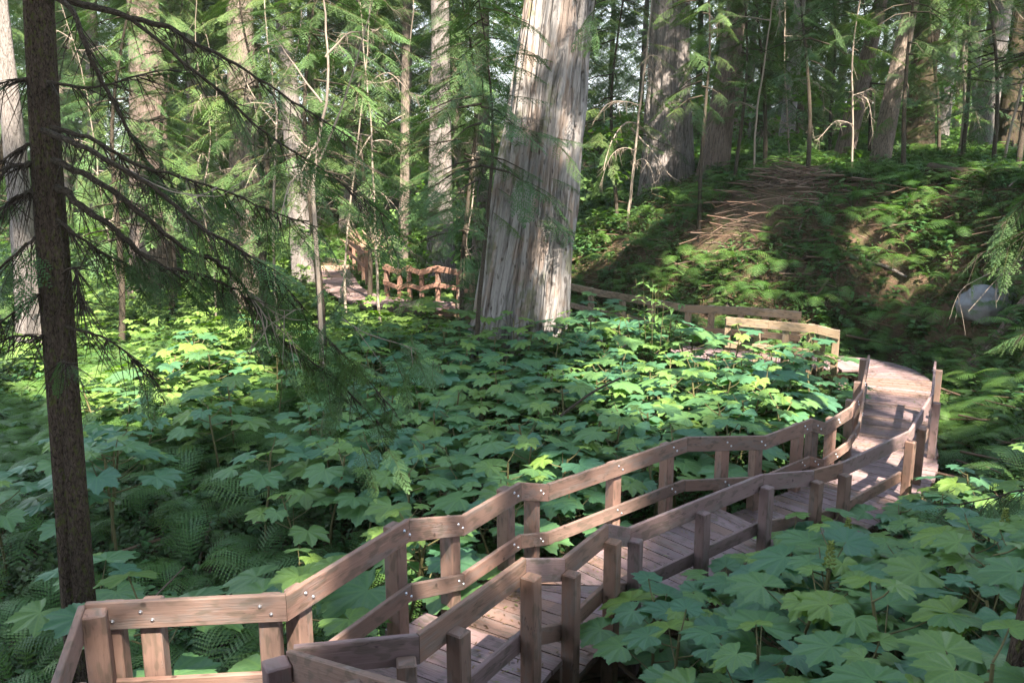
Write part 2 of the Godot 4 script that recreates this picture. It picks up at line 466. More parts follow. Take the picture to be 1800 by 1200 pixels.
func leafy_sprig(seed_: int, n: int, leaf: float, spread: float) -> ArrayMesh:
	# a small twig of oval leaves, about half a metre tall, for shrubs and low cover
	var r := RandomNumberGenerator.new(); r.seed = seed_
	var mb := MB.new()
	var tips := []
	for b in 3:
		var d := Vector3(r.randf_range(-1, 1) * spread, 1.0, r.randf_range(-1, 1) * spread).normalized() * r.randf_range(0.35, 0.5)
		tube(mb, [Vector3.ZERO, d * 0.5 + Vector3(0, 0.03, 0), d], [0.005, 0.004, 0.002], 3)
		tips.append(d)
	for k in mb.c.size(): mb.c[k] = Color(0.7, 0.45, 0.5)
	var from := mb.v.size()
	for k in n:
		var d: Vector3 = tips[k % 3]
		var o := d * r.randf_range(0.35, 1.0)
		var az := r.randf() * TAU
		var f := Vector3(cos(az), r.randf_range(-0.35, 0.3), sin(az)).normalized()
		var s := f.cross(Vector3.UP).normalized()
		var L := leaf * r.randf_range(0.7, 1.2); var W := L * 0.30
		var col := Color.WHITE * r.randf_range(0.8, 1.2); col.a = 1
		var a := mb.p(o, Vector3.UP, Vector2.ZERO, col)
		var e := mb.p(o + f * L * 0.55 + s * W + Vector3(0, 0.012, 0), Vector3.UP, Vector2.ZERO, col)
		var g := mb.p(o + f * L + Vector3(0, -0.015, 0), Vector3.UP, Vector2.ZERO, col)
		var h := mb.p(o + f * L * 0.55 - s * W + Vector3(0, 0.012, 0), Vector3.UP, Vector2.ZERO, col)
		var c := mb.p(o + f * L * 0.5, Vector3.UP, Vector2.ZERO, col)
		mb.tri(a, c, e); mb.tri(c, g, e); mb.tri(a, h, c); mb.tri(c, h, g)
	mb.smooth(from)
	return mb.mesh(M.leaf, true)

func make_shapes() -> void:
	G.club = []
	for k in 7:
		var t: float = [1.0, 0.86, 1.14, 0.95, 1.25, 0.80, 1.05][k]
		G.club.append(club_leaf(100 + k, Color(0.115 * t * t, 0.225 * t, 0.082 * (2.0 - t))))
	G.club_pale = club_leaf(120, Color(0.135, 0.23, 0.055))
	G.frond = [fern_frond(200, Color(0.085, 0.165, 0.04)), fern_frond(201, Color(0.095, 0.18, 0.045)), fern_frond(202, Color(0.075, 0.15, 0.042)), fern_frond(203, Color(0.115, 0.20, 0.045))]
	G.spray = [hemlock_spray(300, 0.15, 1.0), hemlock_spray(301, 0.25, 1.0), hemlock_spray(302, 0.4, 1.15)]
	G.sprig = [leafy_sprig(400, 15, 0.12, 0.7), leafy_sprig(401, 18, 0.09, 0.9), leafy_sprig(402, 13, 0.15, 0.5)]

# ---------------------------------------------------------------- single plants
func turned(at: Vector3, out: Vector3, up: Vector3, size: float) -> Transform3D:
	var x := out.normalized()
	var z := x.cross(up).normalized()
	var y := z.cross(x).normalized()
	return Transform3D(Basis(x * size, y * size, z * size), at)

func make_club(seed_: int, leaves: int, spike: bool) -> Node3D:
	# one metre tall devil's club, parts: stem, leaf (each its own), flower_spike
	rng.seed = seed_
	var root := Node3D.new()
	var mb := MB.new()
	var lean := Vector3(rr(-0.18, 0.18), 0, rr(-0.18, 0.18))
	var stem := curve([Vector3(0, -0.05, 0), lean * 0.2 + Vector3(0, 0.3, 0), lean * 0.7 + Vector3(0, 0.62, 0), lean + Vector3(0, 0.9, 0)], 3)
	var sr := []
	for k in stem.size(): sr.append(0.014 - 0.0006 * k)
	tube(mb, stem, sr, 5)
	var spots := []
	for k in leaves:
		var f := float(k) / maxf(leaves - 1, 1)
		var az := k * 2.39996 + rr(-0.3, 0.3)
		var h := lerpf(0.52, 0.88, f) + rr(-0.03, 0.03)
		var o: Vector3 = lean * (h / 0.9) + Vector3(0, h, 0)
		var L := lerpf(0.44, 0.12, f) * rr(0.85, 1.15)
		var out := Vector3(cos(az), 0, sin(az))
		var e := o + out * L + Vector3(0, lerpf(0.16, 0.10, f) + rr(-0.04, 0.04), 0)
		tube(mb, [o, o.lerp(e, 0.5) + Vector3(0, -0.015, 0), e], [0.0055, 0.0045, 0.004], 4)
		spots.append([e, out, lerpf(1.6, 0.8, f * f) * rr(0.7, 1.18)])
	part("stem", mb.mesh(), root, M.stem)
	for s in spots:
		var o := part("leaf", G.club[rng.randi() % G.club.size()] if rng.randf() > 0.035 else G.club_pale, root)
		var tilt: Vector3 = (s[1] + Vector3(rr(-0.2, 0.2), rr(-0.30, 0.12), rr(-0.25, 0.25))).normalized()
		o.transform = turned(s[0], tilt, (Vector3.UP + Vector3(rr(-0.15, 0.15), 0, rr(-0.15, 0.15))).normalized(), s[2])
	if spike:
		var fb := MB.new()
		for k in 46:
			var f := k / 46.0
			var az := k * 2.4
			var c := lean + Vector3(0, 0.92 + f * 0.17, 0) + Vector3(cos(az), 0, sin(az)) * (0.026 * (1.1 - f))
			tube(fb, [c, c + Vector3(cos(az), 0.5, sin(az)) * 0.014], [0.009, 0.005], 4)
		part("flower_spike", fb.mesh(), root, M.flower)
	return root

func make_fern(seed_: int, fronds: int) -> Node3D:
	rng.seed = seed_
	var root := Node3D.new()
	for k in fronds:
		var az := TAU * k / fronds + rr(-0.3, 0.3)
		var o := part("frond", G.frond[rng.randi() % 4], root)
		var up := rr(0.15, 0.75)
		o.transform = turned(Vector3(cos(az), 0, sin(az)) * 0.03, Vector3(cos(az), up, sin(az)), Vector3.UP, rr(0.65, 1.05))
	return root

func plant(proto: Node3D, called: String, at: Vector3, size: float, turn: float, label: String, category: String, group: String) -> Node3D:
	var o: Node3D = proto.duplicate()
	o.name = numbered(called)
	add_child(o)
	o.position = at
	o.rotation.y = turn
	o.scale = Vector3.ONE * size
	tag(o, label, category, group)
	return o

# ---------------------------------------------------------------- trees
func shaded_out(p: Vector3) -> bool:
	# true where the canopy has one of its openings
	for g in gaps:
		var w: Vector3 = p - g[0]
		var al := w.dot(SUN)
		if al > 2.5 and (w - SUN * al).length() < g[1] * (1.0 + 0.5 * noise.get_noise_3d(p.x * 6.0, p.y * 6.0, p.z * 6.0)):
			return true
	return false

func trunk_mesh(pts: Array, rad: Array, sides: int, ridge: float, flare: float, flutes: int, per: int, seed_: int) -> ArrayMesh:
	# tapered trunk with bark ridges along the grain and root flutes at the foot
	var mb := MB.new()
	var c := curve(pts, per)
	var total := c.size() - 1
	var run := 0.0
	for k in c.size():
		var f := float(k) / total * (rad.size() - 1)
		var fi := mini(int(f), rad.size() - 2)
		var r: float = lerpf(rad[fi], rad[fi + 1], f - fi)
		if k > 0: run += (c[k] - c[k - 1]).length()
		for s in sides + 1:
			var a := TAU * (s % sides) / sides
			var low := exp(-run / (rad[0] * 2.3))
			var fl := flare * low * (0.55 + 0.45 * cos(a * flutes + seed_) + 0.3 * cos(a * (flutes * 2 - 1) + seed_ * 2.0))
			var g := noise.get_noise_3d(cos(a) * 95.0 * r, run * 1.6 + seed_ * 7.0, sin(a) * 95.0 * r)
			var g2 := noise.get_noise_3d(cos(a) * 30.0 * r, run * 0.7 + seed_ * 3.0, sin(a) * 30.0 * r)
			var q := r * (1.0 + fl) + ridge * (g - absf(g) * 0.4) + ridge * 1.6 * g2
			mb.p(c[k] + Vector3(cos(a), 0, sin(a)) * q, Vector3.UP, Vector2(float(s) / sides * TAU * rad[0], run))
	for k in c.size() - 1:
		for s in sides:
			var a := k * (sides + 1) + s
			var e := a + sides + 1
			mb.tri(a, a + 1, e); mb.tri(a + 1, e + 1, e)
	mb.smooth()
	for k in c.size():       # close the seam
		var a := k * (sides + 1); var b := a + sides
		var nn := (mb.n[a] + mb.n[b]).normalized()
		mb.n[a] = nn; mb.n[b] = nn
	return mb.mesh()

func crown(t: Node3D, base: Vector3, h0: float, h1: float, r0: float, r1: float, n: int, size: float, tone: Color, thin := 0.0, in_gaps := true, lean := Vector3.ZERO, limbs := true) -> void:
	# boughs in the cone between h0 and h1 (heights above base), reaching r0 at the bottom and r1 at the top
	var xf := [[], [], []]; var cols := [[], [], []]
	var lb := MB.new()
	for k in n:
		var f := pow(rng.randf(), 0.85)
		var y := lerpf(h0, h1, f)
		var R := lerpf(r0, r1, f)
		var az := rng.randf() * TAU
		var rad := R * sqrt(rr(0.05, 1.0))
		var out := Vector3(cos(az), 0, sin(az))
		var p := base + Vector3(lean.x * y, y - rad * 0.22, lean.z * y) + out * rad
		var s := size * rr(0.65, 1.3)
		var dirn := (out + Vector3(rr(-0.5, 0.5), rr(-0.5, 0.05), rr(-0.5, 0.5))).normalized()
		if in_gaps and (shaded_out(p) or shaded_out(p + dirn * s * 0.5)): continue
		var q := rng.randi() % 3
		xf[q].append(turned(p - t.position - dirn * s * 0.3, dirn, (Vector3.UP + Vector3(rr(-0.3, 0.3), 0, rr(-0.3, 0.3))).normalized(), s))
		var w := rr(0.75, 1.3)
		cols[q].append(Color(tone.r * w * rr(0.9, 1.15), tone.g * w, tone.b * w * rr(0.85, 1.1)))
		if limbs and k % 5 == 0 and rad > 0.5:
			var b := base + Vector3(lean.x * y, y + 0.1, lean.z * y) - t.position
			var e := p - t.position
			tube(lb, [b, b.lerp(e, 0.5) + Vector3(0, 0.06 * rad, 0), e], [0.02 + 0.006 * rad, 0.013 + 0.003 * rad, 0.006], 4)
	if lb.v.size() > 0:
		part("limbs", lb.mesh(), t, M.limb).set_meta("kind", "stuff")
	var names := ["crown", "crown", "crown"]
	for q in 3:
		if xf[q].size() > 0:
			scatter(names[q], G.spray[q], xf[q], cols[q], t, M.needle).set_meta("kind", "stuff")

func hemlock_like(called: String, label: String, A: Vector3, B: Vector3, rA: float, rB: float, height: float, mat: Material, o: Dictionary = {}) -> Node3D:
	# a tree whose trunk passes through A and B; o: cat, group, sides, ridge, flare, flutes, per
	var lean := (B - A) / (B.y - A.y)
	var foot := A
	for k in 4:
		var y := ground(foot.x, foot.z)
		foot = A + lean * (y - A.y)
	var t := thing(called, label, "tree", foot, o.get("group", ""))
	var pts := []; var rad := []
	var slope := (rB - rA) / (B.y - A.y)
	for k in 7:
		var y := -0.35 + (height + 0.35) * pow(k / 6.0, 1.35)
		var bend: Vector3 = Vector3(sin(y * 0.5 + A.x), 0, cos(y * 0.43 + A.z)) * o.get("bend", 0.0) * minf(y * 0.1, 1.0)
		pts.append(lean * y + bend)
		rad.append(maxf(0.012, minf(rA + slope * (foot.y + y - A.y), rA * 1.5) * (1.0 - 0.7 * pow(k / 6.0, 3.0))))
	part("trunk", trunk_mesh(pts, rad, o.get("sides", 16), o.get("ridge", 0.02), o.get("flare", 0.25), o.get("flutes", 4), o.get("per", 6), o.get("seed", 3)), t, mat)
	leans[t.name] = lean
	trunks.append([foot.x, foot.z, rA * 1.3])
	return t

func lean_of(t: Node3D) -> Vector3:
	return leans[t.name]

# ---------------------------------------------------------------- ground
func side_of_path(x: float, z: float) -> float:
	# signed distance to the boardwalk's centre line, positive on its right (the bank's) side
	var best := 1e9; var sgn := 1.0
	for k in path.size() - 1:
		var a := Vector2(path[k].x, path[k].z); var b := Vector2(path[k + 1].x, path[k + 1].z)
		var d := b - a
		var p := Vector2(x, z)
		var t := clampf((p - a).dot(d) / d.length_squared(), 0.0, 1.0)
		var w := p - (a + d * t)
		var l := w.length()
		if l < best:
			best = l
			sgn = 1.0 if d.x * w.y - d.y * w.x > 0.0 else -1.0
	return best * sgn

func ground(x: float, z: float) -> float:
	var s := side_of_path(x, z)
	var h := -0.5
	h += 0.20 * noise.get_noise_2d(x * 2.2, z * 2.2) + 0.07 * noise.get_noise_2d(x * 11.0 + 50.0, z * 11.0)
	h += 3.0 * smoothstep(-4.6, 3.0, z)                                   # slope that the stairs come down
	h += 0.75 * smoothstep(-8.5, -5.0, z) * (1.0 - smoothstep(-4.6, 0.0, z)) * smoothstep(-6.0, -1.0, x)
	if s > 0.7:
		var near := smoothstep(-8.5, -12.5, z)
		var crest := lerpf(0.9, 4.4, smoothstep(-2.0, 8.5, x)) * near + 1.2 * (1.0 - near)
		var width := lerpf(4.6, 4.4, near)
		h += crest * smoothstep(0.0, 1.0, clampf((s - 0.8) / width, 0.0, 1.0)) + 0.05 * maxf(s - 5.0, 0.0) * near
		h += (0.35 * noise.get_noise_2d(x * 5.0, z * 5.0 + 90.0) + 0.13 * noise.get_noise_2d(x * 19.0, z * 19.0)) * smoothstep(1.3, 2.6, s)
	if z < -30.0:
		h += minf((-30.0 - z) * 0.02, 3.0)
	return h

func make_ground() -> void:
	var mb := MB.new()
	var N := 230
	for j in N + 1:
		for k in N + 1:
			var u := 2.0 * k / N - 1.0; var w := 2.0 * j / N - 1.0
			var x := signf(u) * (absf(u) * 14.0 + pow(absf(u), 5.0) * 340.0) + 2.0
			var z := signf(w) * (absf(w) * 18.0 + pow(absf(w), 5.0) * 340.0) - 14.0
			mb.p(Vector3(x, ground(x, z), z), Vector3.UP, Vector2(x, z))
	for j in N:
		for k in N:
			var a := j * (N + 1) + k
			var b := a + N + 1
			mb.tri(a, a + 1, b); mb.tri(a + 1, b + 1, b)
	mb.smooth()
	part("forest_floor", mb.mesh(), self, M.soil).set_meta("kind", "structure")

# ---------------------------------------------------------------- boardwalk
func make_boardwalk() -> void:
	var deck := Node3D.new()
	deck.name = "boardwalk"
	add_child(deck)
	deck.set_meta("kind", "structure")
	var per := 8
	var flat := []
	for q in path: flat.append(Vector3(q.x, 0, q.z))
	var c := curve(flat, per)
	var run := [0.0]
	for k in range(1, c.size()): run.append(run[k - 1] + (c[k] - c[k - 1]).length())
	var at := func(s: float) -> Array:
		var k := 0
		while k < c.size() - 2 and run[k + 1] < s: k += 1
		var f: float = (s - run[k]) / maxf(run[k + 1] - run[k], 1e-5)
		var p: Vector3 = c[k].lerp(c[k + 1], f)
		var d: Vector3 = (c[mini(k + 3, c.size() - 1)] - c[maxi(k - 2, 0)]).normalized()
		var seg := k / per
		var y: float = path[seg].y
		if seg >= 12: y = lerpf(path[seg].y, path[mini(seg + 1, path.size() - 1)].y, clampf((k % per + f) / per, 0, 1))
		return [p + Vector3(0, y, 0), d.cross(Vector3.UP), y]
	var s := 0.0
	var last: float = run[run.size() - 1]
	rng.seed = 11
	var n := 0
	var prev_y := 0.85
	while s < last - 0.3 and n < 296:
		var w := 0.184 if s < 30.0 else 0.24
		var A: Array = at.call(s); var B: Array = at.call(s + w - 0.012)
		var y: float = A[2]
		var wob := rr(-0.004, 0.004)
		var l := 0.64 + rr(0.0, 0.05); var r := 0.63 + rr(-0.015, 0.03)
		if s < 1.5: l += rr(0.0, 0.14)
		var pts := [A[0] - A[1] * l, A[0] + A[1] * r, B[0] + B[1] * r, B[0] - B[1] * l]
		var mb := MB.new()
		var up := []; var dn := []
		for q in pts:
			up.append(Vector3(q.x, y + wob, q.z)); dn.append(Vector3(q.x, y - 0.042, q.z))
		var off := rr(0, 5)
		var L: float = (up[1] - up[0]).length()
		mb.face(up, [Vector2(off, off), Vector2(off + L, off), Vector2(off + L, off + w), Vector2(off, off + w)], Vector3.UP)
		mb.face(dn, [Vector2(off, off), Vector2(off + L, off), Vector2(off + L, off + w), Vector2(off, off + w)], Vector3.DOWN)
		var mid: Vector3 = (up[0] + up[2]) / 2
		for k in 4:
			var e := (k + 1) % 4
			var ll: float = (up[e] - up[k]).length()
			mb.face([up[k], up[e], dn[e], dn[k]], [Vector2(off, off), Vector2(off + ll, off), Vector2(off + ll, off + 0.04), Vector2(off, off + 0.04)], (up[k] + up[e]) / 2 - mid)
		part("plank", mb.mesh(), deck, M.deck[rng.randi() % M.deck.size()])
		if y < prev_y - 0.1:       # riser of a step down
			var rb := MB.new()
			var up0: Vector3 = A[0]; up0.y = 0
			var h: float = prev_y - 0.05 - (y + 0.006)
			var cy: float = (prev_y - 0.05 + y + 0.006) / 2
			var dd: Vector3 = Vector3.UP.cross(A[1])
			var ctr := Vector3(up0.x, cy, up0.z) - dd * 0.035
			prism(rb, section(ctr - A[1] * 0.62, dd, Vector3.UP, 0.04, h, 0.004), section(ctr + A[1] * 0.62, dd, Vector3.UP, 0.04, h, 0.004), rr(0, 4))
			part("riser", rb.mesh(), deck, M.worn[0])
		prev_y = y
		s += w
		n += 1
	# fallen needles and bits of leaf lying on the planks
	var fl := MB.new()
	fl.p(Vector3(-0.02, 0, 0), Vector3.UP, Vector2.ZERO); fl.p(Vector3(0, 0.003, 0.005), Vector3.UP, Vector2.ZERO); fl.p(Vector3(0.022, 0.001, 0), Vector3.UP, Vector2.ZERO); fl.p(Vector3(0, 0.002, -0.005), Vector3.UP, Vector2.ZERO)
	fl.tri(0, 2, 1); fl.tri(0, 3, 2)
	var nx := []; var nc := []
	for k in 3600:
		var A: Array = at.call(rr(0.1, minf(last - 1.0, 17.0)))
		var lat := rr(-0.6, 0.6)
		if absf(lat) < 0.3 and rng.randf() < 0.6: continue
		var q: Vector3 = A[0] + A[1] * lat
		nx.append(Transform3D(Basis.from_euler(Vector3(0, rr(0, TAU), 0)).scaled(Vector3.ONE * rr(0.5, 1.7)), Vector3(q.x, A[2] + 0.0062, q.z)))
		var w := rr(0.4, 1.2)
		nc.append(Color(0.20 * w, 0.12 * w, 0.07 * w) if rng.randf() < 0.85 else Color(0.16, 0.17, 0.06))
	tag(scatter("fallen_needles", fl.mesh(), nx, nc, self, M.leaf), "brown fallen needles and leaf bits on the boardwalk planks", "litter", "", "stuff")
	# beams under the planks, cut where the deck steps
	s = 0.0
	while s < minf(last - 1.0, 34.0):
		var A: Array = at.call(s)
		var e := s + 0.2
		while e < s + 1.6 and absf(at.call(e)[2] - A[2]) < 0.06: e += 0.1
		var B: Array = at.call(e - 0.12)
		for side in [-0.5, 0.5]:
			var a: Vector3 = A[0] + A[1] * side; var b: Vector3 = B[0] + B[1] * side
			a.y = A[2] - 0.045 - 0.095; b.y = A[2] - 0.046 - 0.095
			var mb := MB.new()
			prism(mb, section(a, A[1], Vector3.UP, 0.09, 0.185, 0.005), section(b, B[1], Vector3.UP, 0.09, 0.185, 0.005), rr(0, 4))
			part("beam", mb.mesh(), deck, M.worn[rng.randi() % 3])
		var mid: Vector3 = A[0]
		var g := ground(mid.x, mid.z)
		if A[2] - 0.25 > g - 0.2:
			var mb := MB.new()
			var yy: float = (A[2] - 0.24 + g - 0.25) / 2
			var ctr := Vector3(mid.x, yy, mid.z) + Vector3.UP.cross(A[1]) * 0.12
			prism(mb, section(ctr - A[1] * 0.6, Vector3.UP.cross(A[1]), Vector3.UP, 0.2, A[2] - 0.24 - g + 0.25, 0.01), section(ctr + A[1] * 0.6, Vector3.UP.cross(A[1]), Vector3.UP, 0.2, A[2] - 0.24 - g + 0.25, 0.01), rr(0, 4))
			part("sleeper", mb.mesh(), deck, M.worn[rng.randi() % 3])
		s = e

	# landing where the stairs arrive
	var land := Node3D.new()
	land.name = "landing"
	add_child(land)
	land.set_meta("kind", "structure")
	var poly := PackedVector2Array([Vector2(-2.61, -4.77), Vector2(-1.45, -4.90), Vector2(-0.60, -4.44), Vector2(-1.20, -4.30), Vector2(-2.30, -3.72)])
	var ux := Vector2(0.88, 0.46).normalized(); var uz := Vector2(-ux.y, ux.x)
	for k in 12:
		var o := Vector2(-1.02, -4.67) + uz * (0.002 + k * 0.19)
		var strip := PackedVector2Array([o - ux * 4, o + ux * 4, o + ux * 4 + uz * 0.178, o - ux * 4 + uz * 0.178])
		for pg in Geometry2D.intersect_polygons(strip, poly):
			if pg.size() < 3: continue
			var mb := MB.new()
			var up := []; var dn := []; var uv := []
			var off := rr(0, 4)
			var ctr := Vector3.ZERO
			for q in pg:
				up.append(Vector3(q.x, 0.85, q.y)); dn.append(Vector3(q.x, 0.808, q.y))
				uv.append(Vector2(q.dot(ux) + off, q.dot(uz) + off)); ctr += Vector3(q.x, 0.83, q.y) / pg.size()
			mb.face(up, uv, Vector3.UP); mb.face(dn, uv, Vector3.DOWN)
			for e in pg.size():
				var f := (e + 1) % pg.size()
				mb.face([up[e], up[f], dn[f], dn[e]], [uv[e], uv[f], uv[f] + Vector2(0, 0.04), uv[e] + Vector2(0, 0.04)], (up[e] + up[f]) / 2 - ctr)
			part("plank", mb.mesh(), land, M.deck[rng.randi() % M.deck.size()])
	for q in [[Vector3(-2.45, 0.1, -4.6), 0.14], [Vector3(-1.3, 0.1, -4.45), 0.14], [Vector3(-2.2, 0.1, -3.9), 0.14]]:
		var mb := MB.new()
		prism(mb, section(Vector3(q[0].x, -0.6, q[0].z), Vector3.RIGHT, Vector3.BACK, 0.14, 0.14, 0.008), section(Vector3(q[0].x, 0.80, q[0].z), Vector3.RIGHT, Vector3.BACK, 0.14, 0.14, 0.008), rr(0, 4))
		part("support", mb.mesh(), land, M.worn[0])
	var stairs := Node3D.new()
	stairs.name = "stairs"
	add_child(stairs)
	stairs.set_meta("kind", "structure")
	var dirn := Vector3(0.48, 0, 0.877); var acr := Vector3(0.877, 0, -0.48)
	for k in range(0, 17):
		var ctr := Vector3(-1.76, 0.85 + 0.132 * (k + 1) - 0.02, -4.01) + dirn * (0.16 + 0.28 * k)
		var mb := MB.new()
		prism(mb, section(ctr - acr * 0.56, dirn, Vector3.UP, 0.29, 0.042, 0.005), section(ctr + acr * 0.56, dirn, Vector3.UP, 0.29, 0.042, 0.005), rr(0, 4))
		part("tread", mb.mesh(), stairs, M.deck[k % 3])
	for side in [-0.5, 0.5]:
		var a: Vector3 = Vector3(-1.76, 0.72, -4.01) + acr * side + dirn * 0.1
		var b: Vector3 = a + dirn * 4.7 + Vector3(0, 2.2, 0)
		var mb := MB.new()
		prism(mb, section(a, acr, Vector3.UP, 0.05, 0.24, 0.005), section(b, acr, Vector3.UP, 0.05, 0.24, 0.005), 0.3)
		part("stringer", mb.mesh(), stairs, M.worn[1])

func bolt_mesh() -> ArrayMesh:
	var mb := MB.new()
	var rings := [[0.0, 0.014], [0.006, 0.0125], [0.010, 0.007]]
	for q in rings:
		for s in 7:
			var a := TAU * s / 6
			mb.p(Vector3(q[0], cos(a) * q[1], sin(a) * q[1]), Vector3(0.4, cos(a), sin(a)).normalized(), Vector2.ZERO)
	var top := mb.p(Vector3(0.0115, 0, 0), Vector3.RIGHT, Vector2.ZERO)
	for k in 2:
		for s in 6:
			var a := k * 7 + s
			mb.tri(a, a + 7, a + 1); mb.tri(a + 1, a + 7, a + 8)
	for s in 6: mb.tri(14 + s, top, 15 + s)
	return mb.mesh()

func railing(called: String, label: String, tops: Array, inside: float, posts: Array, mats: Array, o: Dictionary = {}) -> void:
	# boards on the walking side of posts; tops: top edge of the upper board; posts: [segment, place along it, extra lean]
	var t := thing(called, label, "railing", tops[0] - Vector3(0, 1.0, 0), o.get("group", ""))
	var org := t.position
	var K := tops.size()
	var dirs := []
	for k in K - 1:
		var d: Vector3 = tops[k + 1] - tops[k]
		d.y = 0
		dirs.append(d.normalized())
	var mit := []
	for k in K:
		var n0: Vector3 = dirs[maxi(k - 1, 0)].cross(Vector3.UP); var n1: Vector3 = dirs[mini(k, K - 2)].cross(Vector3.UP)
		var m := (n0 + n1).normalized()
		mit.append(m / maxf(m.dot(n1), 0.5))
	var boards: Array = o.get("boards", [[0.0, 0.184], [0.53, 0.142]])
	for b in boards:
		for k in K - 1:
			if o.get("skip_low", []).has(k) and b[0] > 0.3: continue
			var mb := MB.new()
			var d3: Vector3 = (tops[k + 1] - tops[k]).normalized()
			var dy := Vector3(0, -b[0] - b[1] / 2 + rr(-0.006, 0.006), 0)
			var A: Vector3 = tops[k] - org + dy + d3 * 0.002; var B: Vector3 = tops[k + 1] - org + dy - d3 * 0.002
			prism(mb, section(A, mit[k], Vector3.UP, 0.04, b[1], 0.006), section(B, mit[k + 1], Vector3.UP, 0.04, b[1], 0.006), rr(0, 6))
			part("rail", mb.mesh(), t, mats[rng.randi() % mats.size()])
	var wide: float = o.get("post", 0.135)
	var depth: float = o.get("depth", 1.32)
	for q in posts:
		var k: int = q[0]
		var d: Vector3 = dirs[k]
		var nrm: Vector3 = d.cross(Vector3.UP)
		var at: Vector3 = tops[k].lerp(tops[k + 1], q[1]) - org
		var ctr: Vector3 = at - nrm * inside * (0.0225 + wide / 2)
		var mb := MB.new()
		var tilt: Vector3 = -nrm * inside * (o.get("lean", 0.0) + rr(-0.01, 0.01)) + d * rr(-0.012, 0.012)
		var yt: float = o.get("over", -0.015) + rr(-0.012, 0.012)
		var a := ctr + Vector3(0, -depth, 0) - tilt * 0.0; var b := ctr + Vector3(0, yt - 0.008, 0) + tilt
		var c := ctr + Vector3(0, yt, 0) + tilt
		prism(mb, section(a, d, nrm, wide, wide, 0.008), section(b, d, nrm, wide, wide, 0.008), rr(0, 6))
		prism(mb, section(b + Vector3(0, 0.0006, 0), d, nrm, wide - 0.002, wide - 0.002, 0.008), section(c, d, nrm, wide - 0.02, wide - 0.02, 0.008), rr(0, 6))
		var p := part("post", mb.mesh(), t, mats[rng.randi() % mats.size()])
		if o.get("bolts", false):
			for bd in boards:
				for e in [[-0.032, 0.028], [0.034, -0.028]]:
					var m := part("bolt", G.bolt, p, M.bolt)
					m.position = at + d * e[0] + Vector3(0, -bd[0] - bd[1] / 2 + e[1], 0) + nrm * inside * 0.0195
					m.basis = Basis(nrm * inside, Vector3.UP, (nrm * inside).cross(Vector3.UP))
			for e in [-0.03, 0.03]:
				var m := part("bolt", G.bolt, p, M.bolt)
				m.position = ctr + Vector3(0, -1.14, 0) + d * e - nrm * inside * (wide / 2 - 0.001)
				m.basis = Basis(-nrm * inside, Vector3.UP, (-nrm * inside).cross(Vector3.UP)).scaled(Vector3.ONE * 1.3)

func far_point(a: Vector3, b: Vector3, s: float) -> Vector3:
	return a + (b - a) * s

